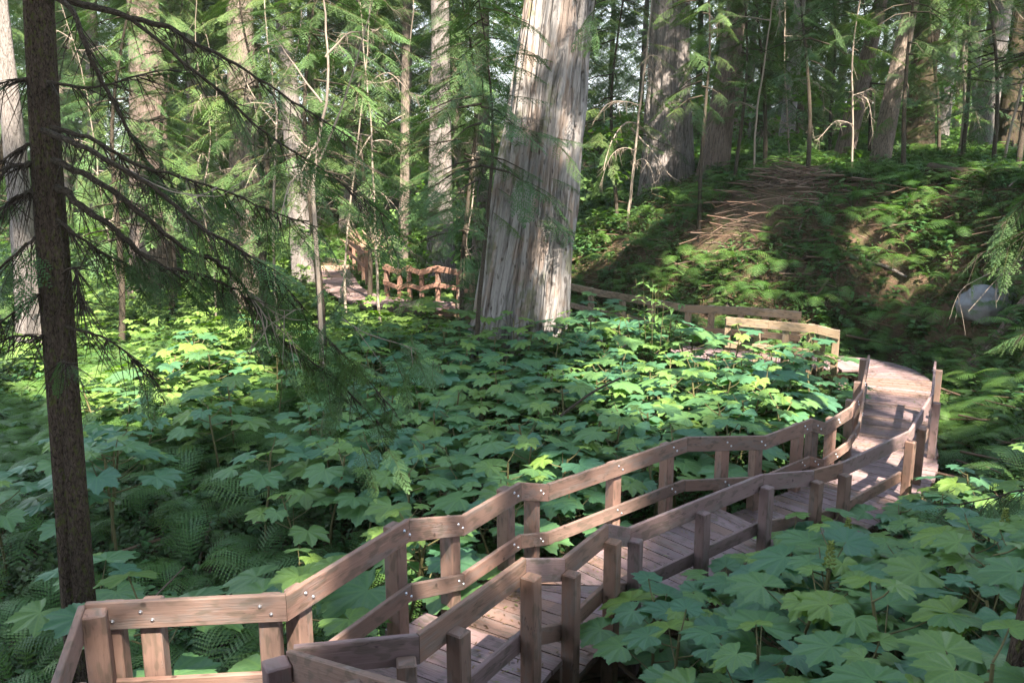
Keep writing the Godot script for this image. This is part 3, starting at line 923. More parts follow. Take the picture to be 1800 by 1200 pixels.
func _ready() -> void:
	noise.seed = 5; noise.frequency = 0.1; noise.fractal_octaves = 3; noise.noise_type = FastNoiseLite.TYPE_SIMPLEX_SMOOTH
	fine.seed = 9; fine.frequency = 0.1; fine.fractal_octaves = 2; fine.noise_type = FastNoiseLite.TYPE_SIMPLEX
	# ---- camera, sky, sun, exposure
	var cam := Camera3D.new()
	cam.name = "camera"
	cam.position = Vector3(0, 4.5, 0)
	cam.rotation_degrees = Vector3(-12, 0, 0)
	cam.fov = 43.6
	cam.near = 0.05
	cam.far = 900.0
	add_child(cam)
	cam.current = true
	var env := Environment.new()
	env.background_mode = Environment.BG_SKY
	var sky := Sky.new()
	var sm := ProceduralSkyMaterial.new()
	sm.sky_top_color = Color(0.71, 0.80, 0.93)
	sm.sky_horizon_color = Color(0.95, 0.96, 0.96)
	sm.sky_curve = 0.2
	sm.ground_horizon_color = Color(0.5, 0.52, 0.45)
	sm.ground_bottom_color = Color(0.15, 0.13, 0.10)
	sm.sun_angle_max = 0.0
	sm.energy_multiplier = 0.85
	sky.sky_material = sm
	env.sky = sky
	env.tonemap_mode = Environment.TONE_MAPPER_LINEAR
	env.tonemap_exposure = 6.0
	env.sdfgi_enabled = true; env.ssao_enabled = true; env.ssil_enabled = true
	env.fog_enabled = true
	env.fog_density = 0.0004
	env.fog_light_color = Color(0.86, 0.92, 0.84)
	var we := WorldEnvironment.new()
	we.name = "world_environment"
	we.environment = env
	add_child(we)
	var sun := DirectionalLight3D.new()
	sun.name = "sun"
	sun.light_energy = 1.6
	sun.light_color = Color(1.0, 0.965, 0.91)
	sun.light_angular_distance = 0.5
	sun.shadow_enabled = true
	add_child(sun)
	sun.look_at_from_position(SUN.normalized() * 50, Vector3.ZERO, Vector3.UP)

	for q in [[Vector3(3.29, 1.00, -14.55), 1.7], [Vector3(3.87, 0.90, -13.04), 0.9], [Vector3(5.52, 0.00, -12.91), 0.5], [Vector3(7.99, 0.00, -16.30), 0.25],
			[Vector3(-2.46, 1.50, -4.90), 0.3], [Vector3(-1.82, 1.60, -4.87), 0.3], [Vector3(-1.57, 1.40, -5.07), 0.25], [Vector3(-0.91, 1.40, -6.30), 0.6], [Vector3(-0.25, 1.40, -6.95), 0.55], [Vector3(-0.82, 0.60, -7.02), 0.7], [Vector3(-1.20, 1.70, -5.35), 0.4], [Vector3(-0.22, 0.50, -7.52), 0.4], [Vector3(1.28, 1.10, -8.65), 0.35],
			[Vector3(3.88, 1.02, -18.17), 1.0], [Vector3(3.03, 1.77, -17.31), 1.2], [Vector3(5.52, 1.05, -17.67), 0.9],
			[Vector3(-8.99, 0.20, -23.26), 3.2], [Vector3(-9.12, 0.30, -18.54), 1.8], [Vector3(-6.33, 0.30, -19.76), 2.0], [Vector3(-11.88, 0.50, -21.64), 1.8], [Vector3(-7.03, 0.20, -15.18), 1.0],
			[Vector3(1.04, 2.61, -19.53), 0.45], [Vector3(1.37, 5.54, -20.26), 0.35], [Vector3(1.10, 1.46, -19.29), 0.3], [Vector3(-2.88, 0.65, -26.78), 2.4], [Vector3(-1.77, 0.37, -26.21), 1.2], [Vector3(-6.59, 1.93, -38.30), 3.0],
			[Vector3(-7.33, 5.23, -22.65), 4.2], [Vector3(-8.96, 5.61, -24.77), 2.6], [Vector3(-8.32, 8.25, -27.38), 3.5], [Vector3(-5.60, 4.52, -20.45), 2.2], [Vector3(-6.59, 8.25, -27.38), 2.5], [Vector3(16.80, 7.46, -31.30), 2.5], [Vector3(5.80, 6.48, -31.09), 1.2], [Vector3(11.76, 5.62, -28.86), 1.6], 
			[Vector3(3.24, 4.17, -27.53), 2.2], [Vector3(6.01, 1.07, -10.52), 1.0], [Vector3(8.50, 1.41, -16.72), 1.3], [Vector3(5.21, 2.12, -23.01), 1.0], [Vector3(-13.60, 0.31, -33.87), 4.0], [Vector3(-15.00, 0.22, -29.76), 3.0],
			[Vector3(-2.80, 5.11, -30.80), 1.2], [Vector3(9.36, 4.86, -26.66), 1.5], [Vector3(1.79, 1.00, -14.55), 0.8], [Vector3(0.35, 1.00, -10.04), 0.4], [Vector3(5.04, 1.00, -14.13), 0.7], [Vector3(2.14, 1.00, -12.36), 0.5], [Vector3(-1.55, 0.30, -8.27), 0.6], [Vector3(0.61, 0.60, -8.59), 0.35], [Vector3(5.88, 2.19, -20.98), 0.9], [Vector3(7.60, 2.41, -18.98), 0.7], [Vector3(-2.93, 4.25, -20.39), 1.6], [Vector3(-0.80, 4.99, -24.64), 1.2], [Vector3(8.00, 7.65, -31.34), 1.5], [Vector3(15.36, 7.86, -33.43), 1.5], [Vector3(9.46, 2.97, -21.66), 0.8], [Vector3(7.73, 0.92, -14.06), 0.7], [Vector3(7.15, 1.46, -19.29), 0.5], [Vector3(10.00, 2.56, -20.03), 0.6], [Vector3(12.61, 3.80, -22.34), 0.9], [Vector3(-6.35, 7.08, -29.17), 2.2], [Vector3(-5.20, 5.11, -30.80), 2.2], [Vector3(-4.67, 0.60, -16.21), 1.0]]:
		gaps.append([q[0], q[1] * 1.05 + 0.3])

	make_materials()
	make_shapes()
	G.bolt = bolt_mesh()
	path = [Vector3(-0.98, 0.85, -4.65), Vector3(-0.355, 0.85, -5.70), Vector3(-0.19, 0.6, -6.0), Vector3(0.42, 0.6, -6.97), Vector3(0.56, 0.3, -7.29), Vector3(0.72, 0.3, -7.61),
		Vector3(2.33, 0.3, -9.0), Vector3(2.8, 0.1, -9.33), Vector3(3.28, 0.1, -9.66), Vector3(4.2, 0.1, -10.45), Vector3(5.1, 0.0, -11.35), Vector3(5.95, 0.0, -12.68),
		Vector3(7.1, 0.0, -15.2), Vector3(7.9, 0.03, -16.8), Vector3(8.1, 0.06, -17.8), Vector3(7.7, 0.09, -18.45), Vector3(6.9, 0.12, -18.4), Vector3(4.98, 0.15, -18.9),
		Vector3(3.6, 0.15, -19.7), Vector3(1.9, 0.15, -22.0), Vector3(0.4, 0.15, -24.3), Vector3(-1.5, 0.15, -25.6), Vector3(-4.2, 0.2, -26.5), Vector3(-5.9, 0.0, -30.0), Vector3(-7.2, -0.15, -35.0), Vector3(-8.4, -0.2, -39.0)]
	make_ground()
	make_boardwalk()

	# ---- railings
	rng.seed = 21
	var L := [Vector3(-2.61, 1.85, -4.77), Vector3(-1.42, 1.85, -4.88), Vector3(-0.79, 1.85, -6.02), Vector3(-0.42, 1.6, -6.67), Vector3(0.07, 1.6, -7.43), Vector3(0.36, 1.3, -8.14),
		Vector3(2.06, 1.3, -9.62), Vector3(3.19, 1.1, -10.27), Vector3(4.04, 1.1, -11.02), Vector3(4.28, 1.0, -11.15), Vector3(4.91, 1.0, -11.9), Vector3(5.43, 1.0, -12.78), Vector3(6.55, 1.0, -15.25)]
	railing("timber_railing", "weathered reddish timber railing on the far side of the boardwalk, running from the landing corner", L, 1.0,
		[[0, 0.1], [0, 0.3], [0, 0.9], [1, 0.15], [1, 0.97], [2, 0.93], [3, 0.9], [4, 0.72], [5, 0.48], [5, 0.9], [6, 0.52], [6, 0.97], [7, 0.85], [8, 0.5], [9, 0.5], [10, 0.6], [11, 0.3], [11, 0.95]], M.rail, {"bolts": true, "over": -0.055, "post": 0.128})
	var R := [Vector3(-1.22, 1.85, -4.3), Vector3(-0.54, 1.85, -4.42), Vector3(0.08, 1.85, -5.38), Vector3(0.38, 1.6, -5.89), Vector3(0.77, 1.6, -6.5), Vector3(1.04, 1.3, -7.08),
		Vector3(2.61, 1.3, -8.41), Vector3(3.38, 1.1, -9.06), Vector3(3.79, 1.1, -9.3), Vector3(5.26, 1.0, -10.79), Vector3(6.48, 1.0, -12.68), Vector3(7.53, 1.0, -14.76)]
	railing("timber_railing", "dark weathered timber railing on the near side of the boardwalk, by the big lobed leaves", R, -1.0,
		[[0, 0.9], [1, 0.25], [1, 0.98], [2, 0.98], [3, 0.95], [4, 0.95], [5, 0.48], [5, 0.99], [6, 0.97], [7, 0.97], [8, 0.93], [9, 0.25], [9, 0.95], [10, 0.9]], M.worn, {"bolts": true, "lean": 0.0, "over": -0.11, "depth": 1.4, "post": 0.112})
	var up := Vector3(0.48, 0.47, 0.877)
	railing("stair_railing", "dark mossy stair handrail rising from the landing at the bottom edge", [Vector3(-1.235, 1.85, -4.27), Vector3(-1.235, 1.85, -4.27) + up * 4.6], -1.0, [[0, 0.02], [0, 0.3], [0, 0.6], [0, 0.95]], M.worn, {"bolts": true, "over": -0.05})
	railing("stair_railing", "stair handrail at the left corner post of the landing", [Vector3(-2.625, 1.85, -4.75), Vector3(-2.30, 1.85, -3.72), Vector3(-2.30, 1.85, -3.72) + up * 3.4], 1.0, [[0, 0.06], [0, 0.85], [1, 0.35], [1, 0.95]], M.rail, {"bolts": true})
	railing("timber_railing", "fresh yellowish timber railing on the near side of the far bend", [Vector3(4.68, 1.15, -18.3), Vector3(5.5, 1.14, -17.95), Vector3(6.4, 1.13, -17.5), Vector3(6.78, 1.05, -17.3)], 1.0, [[0, 0.03], [0, 0.75], [1, 0.35], [1, 0.85], [2, 0.2], [2, 0.85]], M.fresh, {"over": -0.02})
	railing("timber_railing", "yellowish timber railing behind the far bend, running left behind the giant cedar", [Vector3(6.5, 1.17, -18.85), Vector3(5.2, 1.2, -19.4), Vector3(4.1, 1.15, -19.95), Vector3(2.35, 1.15, -22.3), Vector3(0.95, 1.15, -24.7)], -1.0,
		[[0, 0.1], [0, 0.55], [0, 0.95], [1, 0.5], [1, 0.95], [2, 0.4], [2, 0.75], [3, 0.2], [3, 0.7]], M.fresh, {"over": -0.02})
	railing("timber_railing", "sunlit zigzag timber railing in the distance, left of the giant cedar", [Vector3(-1.25, 1.14, -25.9), Vector3(-1.75, 1.20, -26.3), Vector3(-2.4, 1.27, -26.6), Vector3(-2.9, 1.12, -26.7), Vector3(-3.3, 1.25, -26.8), Vector3(-3.62, 1.13, -26.9), Vector3(-4.15, 1.26, -27.3)], -1.0,
		[[0, 0.05], [0, 0.9], [1, 0.95], [2, 0.95], [3, 0.95], [4, 0.95], [5, 0.9]], M.far_red, {})
	railing("timber_railing", "shaded brown timber railing beside the farthest stretch of boardwalk", [Vector3(-5.5, 1.2, -31.8), Vector3(-6.4, 1.1, -35.0), Vector3(-7.5, 1.05, -38.8)], -1.0, [[0, 0.1], [0, 0.5], [0, 0.95], [1, 0.5], [1, 0.9]], M.far_red, {})
	print("boardwalk built")
	make_trees()
	print("trees built")
	make_plants()
	print("plants built")
	make_debris()

# ---------------------------------------------------------------- the trees
func limb(t: Node3D, pts: Array, r0: float, from: float, n: int, size: float, sprays: Array, called := "limb", mat: Material = null) -> void:
	# a limb of tree t through world points, with side twigs; sprays collects its needles
	var loc := []
	for p in pts: loc.append(p - t.position)
	var c := curve(loc, 5)
	var mb := MB.new()
	var rad := []
	for k in c.size():
		rad.append(lerpf(r0, r0 * 0.18, pow(float(k) / (c.size() - 1), 0.8)))
		c[k] += Vector3(rr(-1, 1), rr(-1, 1), rr(-1, 1)) * r0 * 0.35
	tube(mb, c, rad, 6, 0.25)
	var tot := c.size() - 1
	for k in int(tot * (0.7 if mat == M.dead else 1.0) * (2.3 if r0 > 0.01 else 0.35)):
		var f := rr(0.12, 0.98)
		var fi := int(f * tot)
		var p: Vector3 = c[fi]
		var d: Vector3 = (c[mini(fi + 1, tot)] - c[maxi(fi - 1, 0)]).normalized()
		var tw := (d * rr(0.2, 1.0) + Vector3(rr(-0.7, 0.7), rr(-1.1, 0.1), rr(-0.7, 0.7))).normalized() * rr(0.12, 0.5)
		var bend := Vector3(rr(-0.05, 0.05), -0.05, rr(-0.05, 0.05))
		tube(mb, [p, p + tw * 0.5 + bend * 0.4, p + tw + bend], [0.0055, 0.004, 0.0015], 3)
	part(called, mb.mesh(), t, mat if mat else M.limb)
	for k in int(n * 0.36):
		var f := lerpf(from, 1.0, pow(rng.randf(), 0.8))
		var fi := mini(int(f * tot), tot)
		var d: Vector3 = (c[mini(fi + 1, tot)] - c[maxi(fi - 1, 0)]).normalized()
		var dirn := (d * 0.8 + Vector3(rr(-0.8, 0.8), rr(-0.75, -0.05), rr(-0.8, 0.8))).normalized()
		sprays.append(turned(c[fi] + Vector3(0, rr(-0.1, 0.03), 0), dirn, (Vector3.UP + Vector3(rr(-0.4, 0.4), 0, rr(-0.4, 0.4))).normalized(), size * rr(0.55, 1.2)))

func hang(t: Node3D, sprays: Array, tone: Color) -> void:
	var xf := [[], [], []]; var cols := [[], [], []]
	for s in sprays:
		var q := rng.randi() % 3
		var w := rr(0.75, 1.3)
		xf[q].append(s); cols[q].append(Color(tone.r * w * rr(0.9, 1.15), tone.g * w, tone.b * w))
	for q in 3:
		if xf[q].size(): scatter("crown", G.spray[q], xf[q], cols[q], t, M.needle).set_meta("kind", "stuff")

const DARK := Color(0.072, 0.130, 0.045)
const MID := Color(0.078, 0.138, 0.045)
const LIME := Color(0.088, 0.148, 0.046)

func make_trees() -> void:
	rng.seed = 31
	# the giant cedar
	var t := hemlock_like("giant_cedar", "giant leaning grey cedar trunk with furrowed bark in the middle", Vector3(0.34, 1.57, -20.34), Vector3(1.16, 8.26, -21.76), 0.97, 0.86, 34.0, M.giant, {"sides": 170, "ridge": 0.12, "flare": 0.42, "flutes": 7, "per": 26, "seed": 2})
	crown(t, t.position, 15, 34, 4.5, 1.0, 260, 2.0, MID, 0, true, lean_of(t))
	var sp := []
	limb(t, [Vector3(1.32, 8.00, -20.99), Vector3(1.66, 8.52, -20.48), Vector3(1.87, 8.29, -19.92), Vector3(1.72, 7.39, -19.43)], 0.03, 0.4, 16, 0.9, sp)
	limb(t, [Vector3(0.07, 5.03, -20.25), Vector3(0.52, 5.34, -20.01), Vector3(0.54, 5.39, -19.82)], 0.02, 0.4, 0, 0.5, sp, "dead_branch", M.dead)
	hang(t, sp, MID)
	# second cedar
	t = hemlock_like("cedar", "broad fluted grey cedar trunk on the bank right of the giant cedar", Vector3(5.54, 2.91, -31.35), Vector3(5.79, 10.18, -32.90), 0.80, 0.68, 34.0, M.cedar, {"sides": 90, "ridge": 0.10, "flare": 0.45, "flutes": 3, "per": 16, "seed": 5})
	crown(t, t.position, 13, 33, 4.5, 1.0, 240, 2.0, MID, 0, true, lean_of(t))
	sp = []
	limb(t, [Vector3(5.00, 5.21, -30.82), Vector3(3.99, 5.73, -29.40), Vector3(3.30, 5.24, -28.27), Vector3(2.88, 4.17, -27.53)], 0.05, 0.2, 40, 1.1, sp, "dead_branch", M.dead)
	limb(t, [Vector3(3.99, 5.54, -29.36), Vector3(4.58, 4.70, -28.16), Vector3(4.95, 4.08, -27.51), Vector3(5.36, 3.82, -27.46)], 0.045, 0.9, 0, 0.5, sp, "dead_branch", M.dead)
	limb(t, [Vector3(4.58, 4.70, -28.16), Vector3(4.73, 3.99, -27.80), Vector3(4.41, 3.73, -27.44)], 0.025, 0.9, 0, 0.5, sp, "dead_branch", M.dead)
	hang(t, sp, LIME)

	# the near hemlock on the left with its long bare limbs
	t = hemlock_like("hemlock", "slender dark mossy hemlock trunk with long bare limbs at the left edge", Vector3(-3.69, 1.12, -6.64), Vector3(-4.02, 5.82, -7.64), 0.116, 0.108, 24.0, M.hemlock, {"sides": 64, "ridge": 0.030, "flare": 0.25, "flutes": 4, "per": 44, "seed": 8, "bend": 0.03})
	crown(t, t.position, 10, 24, 3.6, 0.8, 260, 1.5, DARK, 0, true, lean_of(t))
	sp = []
	for q in [
		[[Vector3(-3.89, 5.86, -7.65), Vector3(-3.26, 5.69, -7.72), Vector3(-2.96, 5.62, -7.80), Vector3(-2.81, 5.50, -7.88), Vector3(-2.48, 5.34, -8.05), Vector3(-2.08, 5.05, -8.30), Vector3(-1.55, 4.70, -8.53)], 0.034, 0.75, 12, 0.6],
		[[Vector3(-3.25, 5.68, -7.71), Vector3(-2.86, 5.34, -7.74), Vector3(-2.57, 5.07, -7.89), Vector3(-2.25, 4.74, -8.03), Vector3(-1.64, 4.29, -8.34), Vector3(-1.25, 3.95, -8.57)], 0.020, 0.4, 36, 0.6],
		[[Vector3(-3.88, 5.85, -7.55), Vector3(-3.63, 5.72, -7.42), Vector3(-3.50, 5.40, -7.35), Vector3(-3.37, 5.06, -7.38), Vector3(-3.25, 4.70, -7.50), Vector3(-3.12, 4.36, -7.64), Vector3(-2.84, 3.94, -7.75), Vector3(-2.51, 3.62, -7.99), Vector3(-2.02, 2.97, -8.26), Vector3(-1.62, 2.46, -8.46), Vector3(-1.19, 1.90, -8.55)], 0.026, 0.35, 60, 0.6],
		[[Vector3(-3.96, 5.16, -7.50), Vector3(-3.79, 5.12, -7.39), Vector3(-3.52, 5.10, -7.49), Vector3(-3.26, 5.21, -7.72), Vector3(-2.95, 5.31, -7.94)], 0.020, 0.5, 4, 0.5],
		[[Vector3(-3.94, 4.78, -7.42), Vector3(-3.75, 4.74, -7.31), Vector3(-3.47, 4.66, -7.29), Vector3(-3.20, 4.47, -7.36), Vector3(-2.99, 4.39, -7.54), Vector3(-2.65, 4.26, -7.72), Vector3(-2.28, 4.06, -7.98), Vector3(-1.84, 3.87, -8.15)], 0.026, 0.4, 40, 0.6],
		[[Vector3(-3.88, 4.74, -7.26), Vector3(-3.53, 4.63, -7.08), Vector3(-3.16, 4.43, -7.04), Vector3(-2.88, 4.23, -7.10), Vector3(-2.65, 3.96, -7.25), Vector3(-2.43, 3.78, -7.41), Vector3(-2.24, 3.60, -7.58), Vector3(-2.15, 3.45, -7.75), Vector3(-1.98, 3.12, -7.99)], 0.028, 0.4, 34, 0.55],
		[[Vector3(-3.91, 4.51, -7.36), Vector3(-3.74, 4.47, -7.25), Vector3(-3.44, 4.32, -7.22), Vector3(-3.20, 4.12, -7.28), Vector3(-3.03, 3.93, -7.34), Vector3(-2.83, 3.72, -7.50), Vector3(-2.62, 3.57, -7.67), Vector3(-2.46, 3.32, -7.83), Vector3(-2.31, 2.90, -8.04), Vector3(-2.04, 2.57, -8.28), Vector3(-1.76, 2.23, -8.51), Vector3(-1.27, 1.60, -8.69)], 0.032, 0.4, 60, 0.6],
		[[Vector3(-3.90, 4.31, -7.32), Vector3(-3.73, 4.24, -7.20), Vector3(-3.55, 4.10, -7.17), Vector3(-3.37, 3.94, -7.24), Vector3(-3.21, 3.74, -7.30), Vector3(-3.01, 3.60, -7.37), Vector3(-2.75, 3.51, -7.46), Vector3(-2.48, 3.35, -7.63), Vector3(-2.32, 3.08, -7.77)], 0.038, 0.35, 56, 0.5],
		[[Vector3(-3.89, 4.04, -7.26), Vector3(-3.69, 3.94, -7.14), Vector3(-3.52, 3.77, -7.21), Vector3(-3.34, 3.65, -7.28), Vector3(-3.17, 3.51, -7.46)], 0.022, 0.4, 22, 0.55],
		[[Vector3(-3.82, 3.13, -7.07), Vector3(-3.61, 3.12, -6.96), Vector3(-3.42, 3.02, -7.05), Vector3(-3.25, 2.85, -7.11), Vector3(-3.11, 2.69, -7.18)], 0.018, 0.5, 8, 0.5],
		[[Vector3(-4.03, 5.19, -7.51), Vector3(-4.10, 5.16, -7.40), Vector3(-4.20, 5.12, -7.29), Vector3(-4.42, 5.02, -7.17)], 0.018, 0.6, 4, 0.5],
		[[Vector3(-4.03, 4.65, -7.39), Vector3(-4.06, 4.61, -7.28), Vector3(-4.20, 4.48, -7.15), Vector3(-4.42, 4.28, -7.01)], 0.02, 0.6, 6, 0.5],
		[[Vector3(-4.01, 4.47, -7.35), Vector3(-4.04, 4.46, -7.25), Vector3(-4.08, 4.46, -7.15), Vector3(-4.14, 4.42, -7.04), Vector3(-4.35, 4.33, -6.92)], 0.034, 0.6, 6, 0.5],
		[[Vector3(-3.99, 4.27, -7.31), Vector3(-4.04, 4.23, -7.20), Vector3(-4.11, 4.18, -7.09), Vector3(-4.14, 4.12, -6.97), Vector3(-4.35, 3.93, -6.83)], 0.03, 0.3, 14, 0.5],
		[[Vector3(-3.96, 3.90, -7.23), Vector3(-4.00, 3.84, -7.12), Vector3(-4.20, 3.64, -6.97), Vector3(-4.37, 3.43, -6.83)], 0.02, 0.2, 14, 0.55],
		[[Vector3(-3.94, 3.40, -7.13), Vector3(-3.98, 3.38, -7.02), Vector3(-4.20, 3.20, -6.88), Vector3(-4.37, 3.07, -6.75)], 0.018, 0.4, 8, 0.5],
		[[Vector3(-3.91, 3.05, -7.05), Vector3(-3.94, 3.06, -6.95), Vector3(-4.06, 3.09, -6.86), Vector3(-4.14, 3.07, -6.75)], 0.022, 0.8, 2, 0.4],
		[[Vector3(-3.69, 3.59, -6.96), Vector3(-3.55, 3.65, -6.87), Vector3(-3.51, 3.61, -6.86), Vector3(-3.50, 3.43, -6.83), Vector3(-3.47, 3.34, -6.81)], 0.012, 0.8, 0, 0.4],
		[[Vector3(-3.76, 2.85, -6.86), Vector3(-3.58, 2.93, -6.62), Vector3(-3.41, 2.96, -6.42)], 0.012, 0.1, 9, 0.36]]:
		limb(t, q[0], q[1], q[2], q[3], q[4], sp)
	for q in [[Vector3(-2.46, 3.32, -7.83), Vector3(-2.34, 3.18, -7.69), Vector3(-2.27, 2.98, -7.65), Vector3(-2.35, 2.85, -7.62), Vector3(-2.47, 2.78, -7.61)], [Vector3(-2.46, 3.32, -7.83), Vector3(-2.24, 3.18, -7.69), Vector3(-2.03, 3.08, -7.67), Vector3(-1.90, 3.07, -7.67)], [Vector3(-2.42, 3.30, -7.82), Vector3(-2.21, 3.12, -7.78), Vector3(-2.11, 2.96, -7.75), Vector3(-1.98, 2.87, -7.73)], [Vector3(-2.40, 3.27, -7.81), Vector3(-2.13, 3.16, -7.69), Vector3(-1.91, 3.17, -7.69)], [Vector3(-2.42, 3.27, -7.81), Vector3(-2.22, 3.10, -7.57), Vector3(-2.25, 2.95, -7.54), Vector3(-2.38, 2.84, -7.52)],
			[Vector3(-1.72, 2.94, -8.46), Vector3(-1.47, 2.82, -8.33), Vector3(-1.19, 2.73, -8.31), Vector3(-0.92, 2.65, -8.30)], [Vector3(-2.63, 4.26, -7.72), Vector3(-2.75, 4.20, -7.60), Vector3(-2.96, 4.26, -7.52), Vector3(-3.21, 4.41, -7.44)], [Vector3(-3.13, 4.41, -7.14), Vector3(-2.80, 4.25, -7.10), Vector3(-2.43, 4.21, -7.09), Vector3(-2.29, 4.28, -7.11)]]:
		limb(t, q, 0.008, 1.0, 0, 0.3, sp, "dead_branch", M.dead)
	# needles hanging below the limb ends
	for k in 44:
		var p := Vector3.ZERO
		var f := rng.randf()
		p = (Vector3(-2.27, 3.18, -8.41)).lerp(Vector3(-1.26, 1.69, -8.60), f) + Vector3(rr(-0.5, 0.7), rr(-0.5, 0.6), rr(-0.7, 0.7))
		sp.append(turned(p - t.position, Vector3(rr(-0.5, 1.0), rr(-0.8, -0.2), rr(-0.7, 0.7)).normalized(), Vector3(rr(-0.3, 0.3), 1, rr(-0.3, 0.3)).normalized(), rr(0.3, 0.65)))
	hang(t, sp, DARK)

	# other trunks that stand out: lower point, upper point, radii, height, bark, label, crown [h0, h1, r0, r1, n, size, tone] ...
	for q in [
		["cedar", Vector3(-12.70, 3.37, -22.25), Vector3(-13.11, 7.67, -23.17), 0.30, 0.25, 26, M.pale, "pale grey trunk at the far left edge behind the dark hemlock", [8, 26, 3, 0.8, 160, 1.8, MID], 0.03],
		["cedar", Vector3(-12.76, 4.13, -30.59), Vector3(-12.90, 8.83, -31.59), 0.66, 0.58, 28, M.cedar_red, "broad mossy brown trunk behind sunlit boughs at upper left", [10, 28, 4, 0.8, 200, 1.9, MID], 0.05],
		["hemlock", Vector3(-8.42, 2.41, -27.16), Vector3(-8.64, 9.45, -28.66), 0.48, 0.42, 27, M.far_bark, "dark trunk behind the bright hanging boughs at upper left", [4.5, 27, 3.6, 0.8, 260, 1.6, LIME], 0.03],
		["hemlock", Vector3(-8.39, 1.20, -34.06), Vector3(-9.07, 9.40, -35.80), 0.42, 0.34, 26, M.pale, "sunlit pale trunk left of the distant root mass", [7, 26, 3, 0.8, 160, 1.6, LIME], 0.03],
		["cedar", Vector3(-2.58, 1.09, -30.97), Vector3(-2.65, 8.97, -32.64), 0.48, 0.36, 28, M.pale, "mossy flared cedar trunk directly behind the distant zigzag railing", [7.5, 28, 3.4, 0.8, 200, 1.7, MID], 0.05],
		["hemlock", Vector3(-4.51, 1.01, -36.06), Vector3(-4.42, 10.16, -38.01), 0.26, 0.22, 24, M.far_bark, "thin dark trunk left of the mossy flared cedar", [5, 24, 3, 0.6, 190, 1.5, DARK], 0.02],
		["hemlock", Vector3(-8.51, 1.09, -44.26), Vector3(-8.15, 11.99, -46.58), 0.40, 0.32, 25, M.far_bark, "distant trunk above the root mass beside the boardwalk", [4, 25, 3.4, 0.6, 240, 1.6, LIME], 0.02],
		["hemlock", Vector3(-1.25, 1.87, -34.20), Vector3(-1.13, 10.73, -36.08), 0.32, 0.28, 26, M.far_bark, "shadowed brown trunk just left of the giant cedar", [3.0, 26, 3.2, 0.8, 280, 1.5, DARK], 0.02],
		["hemlock", Vector3(6.81, 4.14, -29.57), Vector3(7.68, 9.82, -30.78), 0.46, 0.36, 26, M.cedar_red, "reddish leaning trunk on the bank right of the broad fluted cedar", [7, 26, 3.2, 0.8, 180, 1.6, MID], 0.04],
		["hemlock", Vector3(13.52, 5.63, -43.18), Vector3(14.14, 11.65, -44.46), 0.36, 0.30, 25, M.pale, "pale sunlit trunk above the brush pile on the bank", [6, 25, 3, 0.8, 170, 1.6, LIME], 0.02],
		["hemlock", Vector3(11.48, 3.64, -27.42), Vector3(12.42, 8.39, -28.43), 0.34, 0.24, 24, M.far_bark, "brown leaning trunk rooted at the right end of the brush pile", [6, 24, 3, 0.8, 180, 1.5, MID], 0.03],
		["hemlock", Vector3(11.60, 4.33, -30.63), Vector3(12.60, 8.44, -31.51), 0.34, 0.26, 24, M.cedar_red, "reddish trunk leaning right just behind the brush pile", [7, 24, 3, 0.8, 180, 1.5, MID], 0.03],
		["hemlock", Vector3(15.66, 4.53, -33.74), Vector3(16.15, 10.55, -35.02), 0.52, 0.44, 27, M.hemlock, "thick dark trunk at the upper right", [8, 27, 3.4, 0.8, 190, 1.7, DARK], 0.03],
		["hemlock", Vector3(20.13, 4.79, -40.96), Vector3(20.75, 10.79, -42.23), 0.26, 0.22, 25, M.pale, "thin pale trunk right of the thick dark trunk", [6, 25, 3, 0.8, 160, 1.6, LIME], 0.02],
		["hemlock", Vector3(17.66, 5.36, -32.90), Vector3(18.35, 10.37, -33.96), 0.46, 0.38, 27, M.pale, "bright sunlit grey trunk near the upper right corner", [8, 27, 3.2, 0.8, 170, 1.6, MID], 0.03],
		["hemlock", Vector3(19.73, 5.47, -37.01), Vector3(19.58, 11.10, -38.21), 0.24, 0.20, 25, M.pale, "slender pale trunk beside the bright sunlit one at upper right", [8, 25, 3, 0.8, 150, 1.6, MID], 0.02],
		["hemlock", Vector3(17.40, 4.91, -30.76), Vector3(18.00, 10.00, -31.84), 0.36, 0.30, 26, M.hemlock, "dark trunk at the right edge beside the bright sunlit one", [7, 26, 3.2, 0.8, 170, 1.6, DARK], 0.02],
		["hemlock", Vector3(-18.49, 1.56, -38.22), Vector3(-18.75, 10.48, -40.12), 0.34, 0.28, 25, M.far_bark, "distant trunk just right of the near dark hemlock", [5, 25, 3.2, 0.8, 240, 1.6, LIME], 0.02],
		["hemlock", Vector3(-15.68, 1.52, -42.30), Vector3(-15.74, 11.65, -44.46), 0.36, 0.3, 26, M.far_bark, "distant brown trunk between the broad mossy trunk and the hanging boughs", [4.5, 26, 3.2, 0.8, 240, 1.6, LIME], 0.02]]:
		t = hemlock_like(q[0], q[7], q[1], q[2], q[3], q[4], q[5], q[6], {"sides": 40, "ridge": q[9], "flare": 0.35, "flutes": 4, "per": 7, "seed": int(absf(q[1].x) * 10), "bend": 0.05})
		var c: Array = q[8]
		crown(t, t.position, c[0], c[1], c[2], c[3], int(c[4] * 1.25), c[5], c[6], 0, true, lean_of(t))
		crown(t, t.position, 13, 34, 4.6, 1.2, 230, 2.2, MID, 0, true, lean_of(t), false)

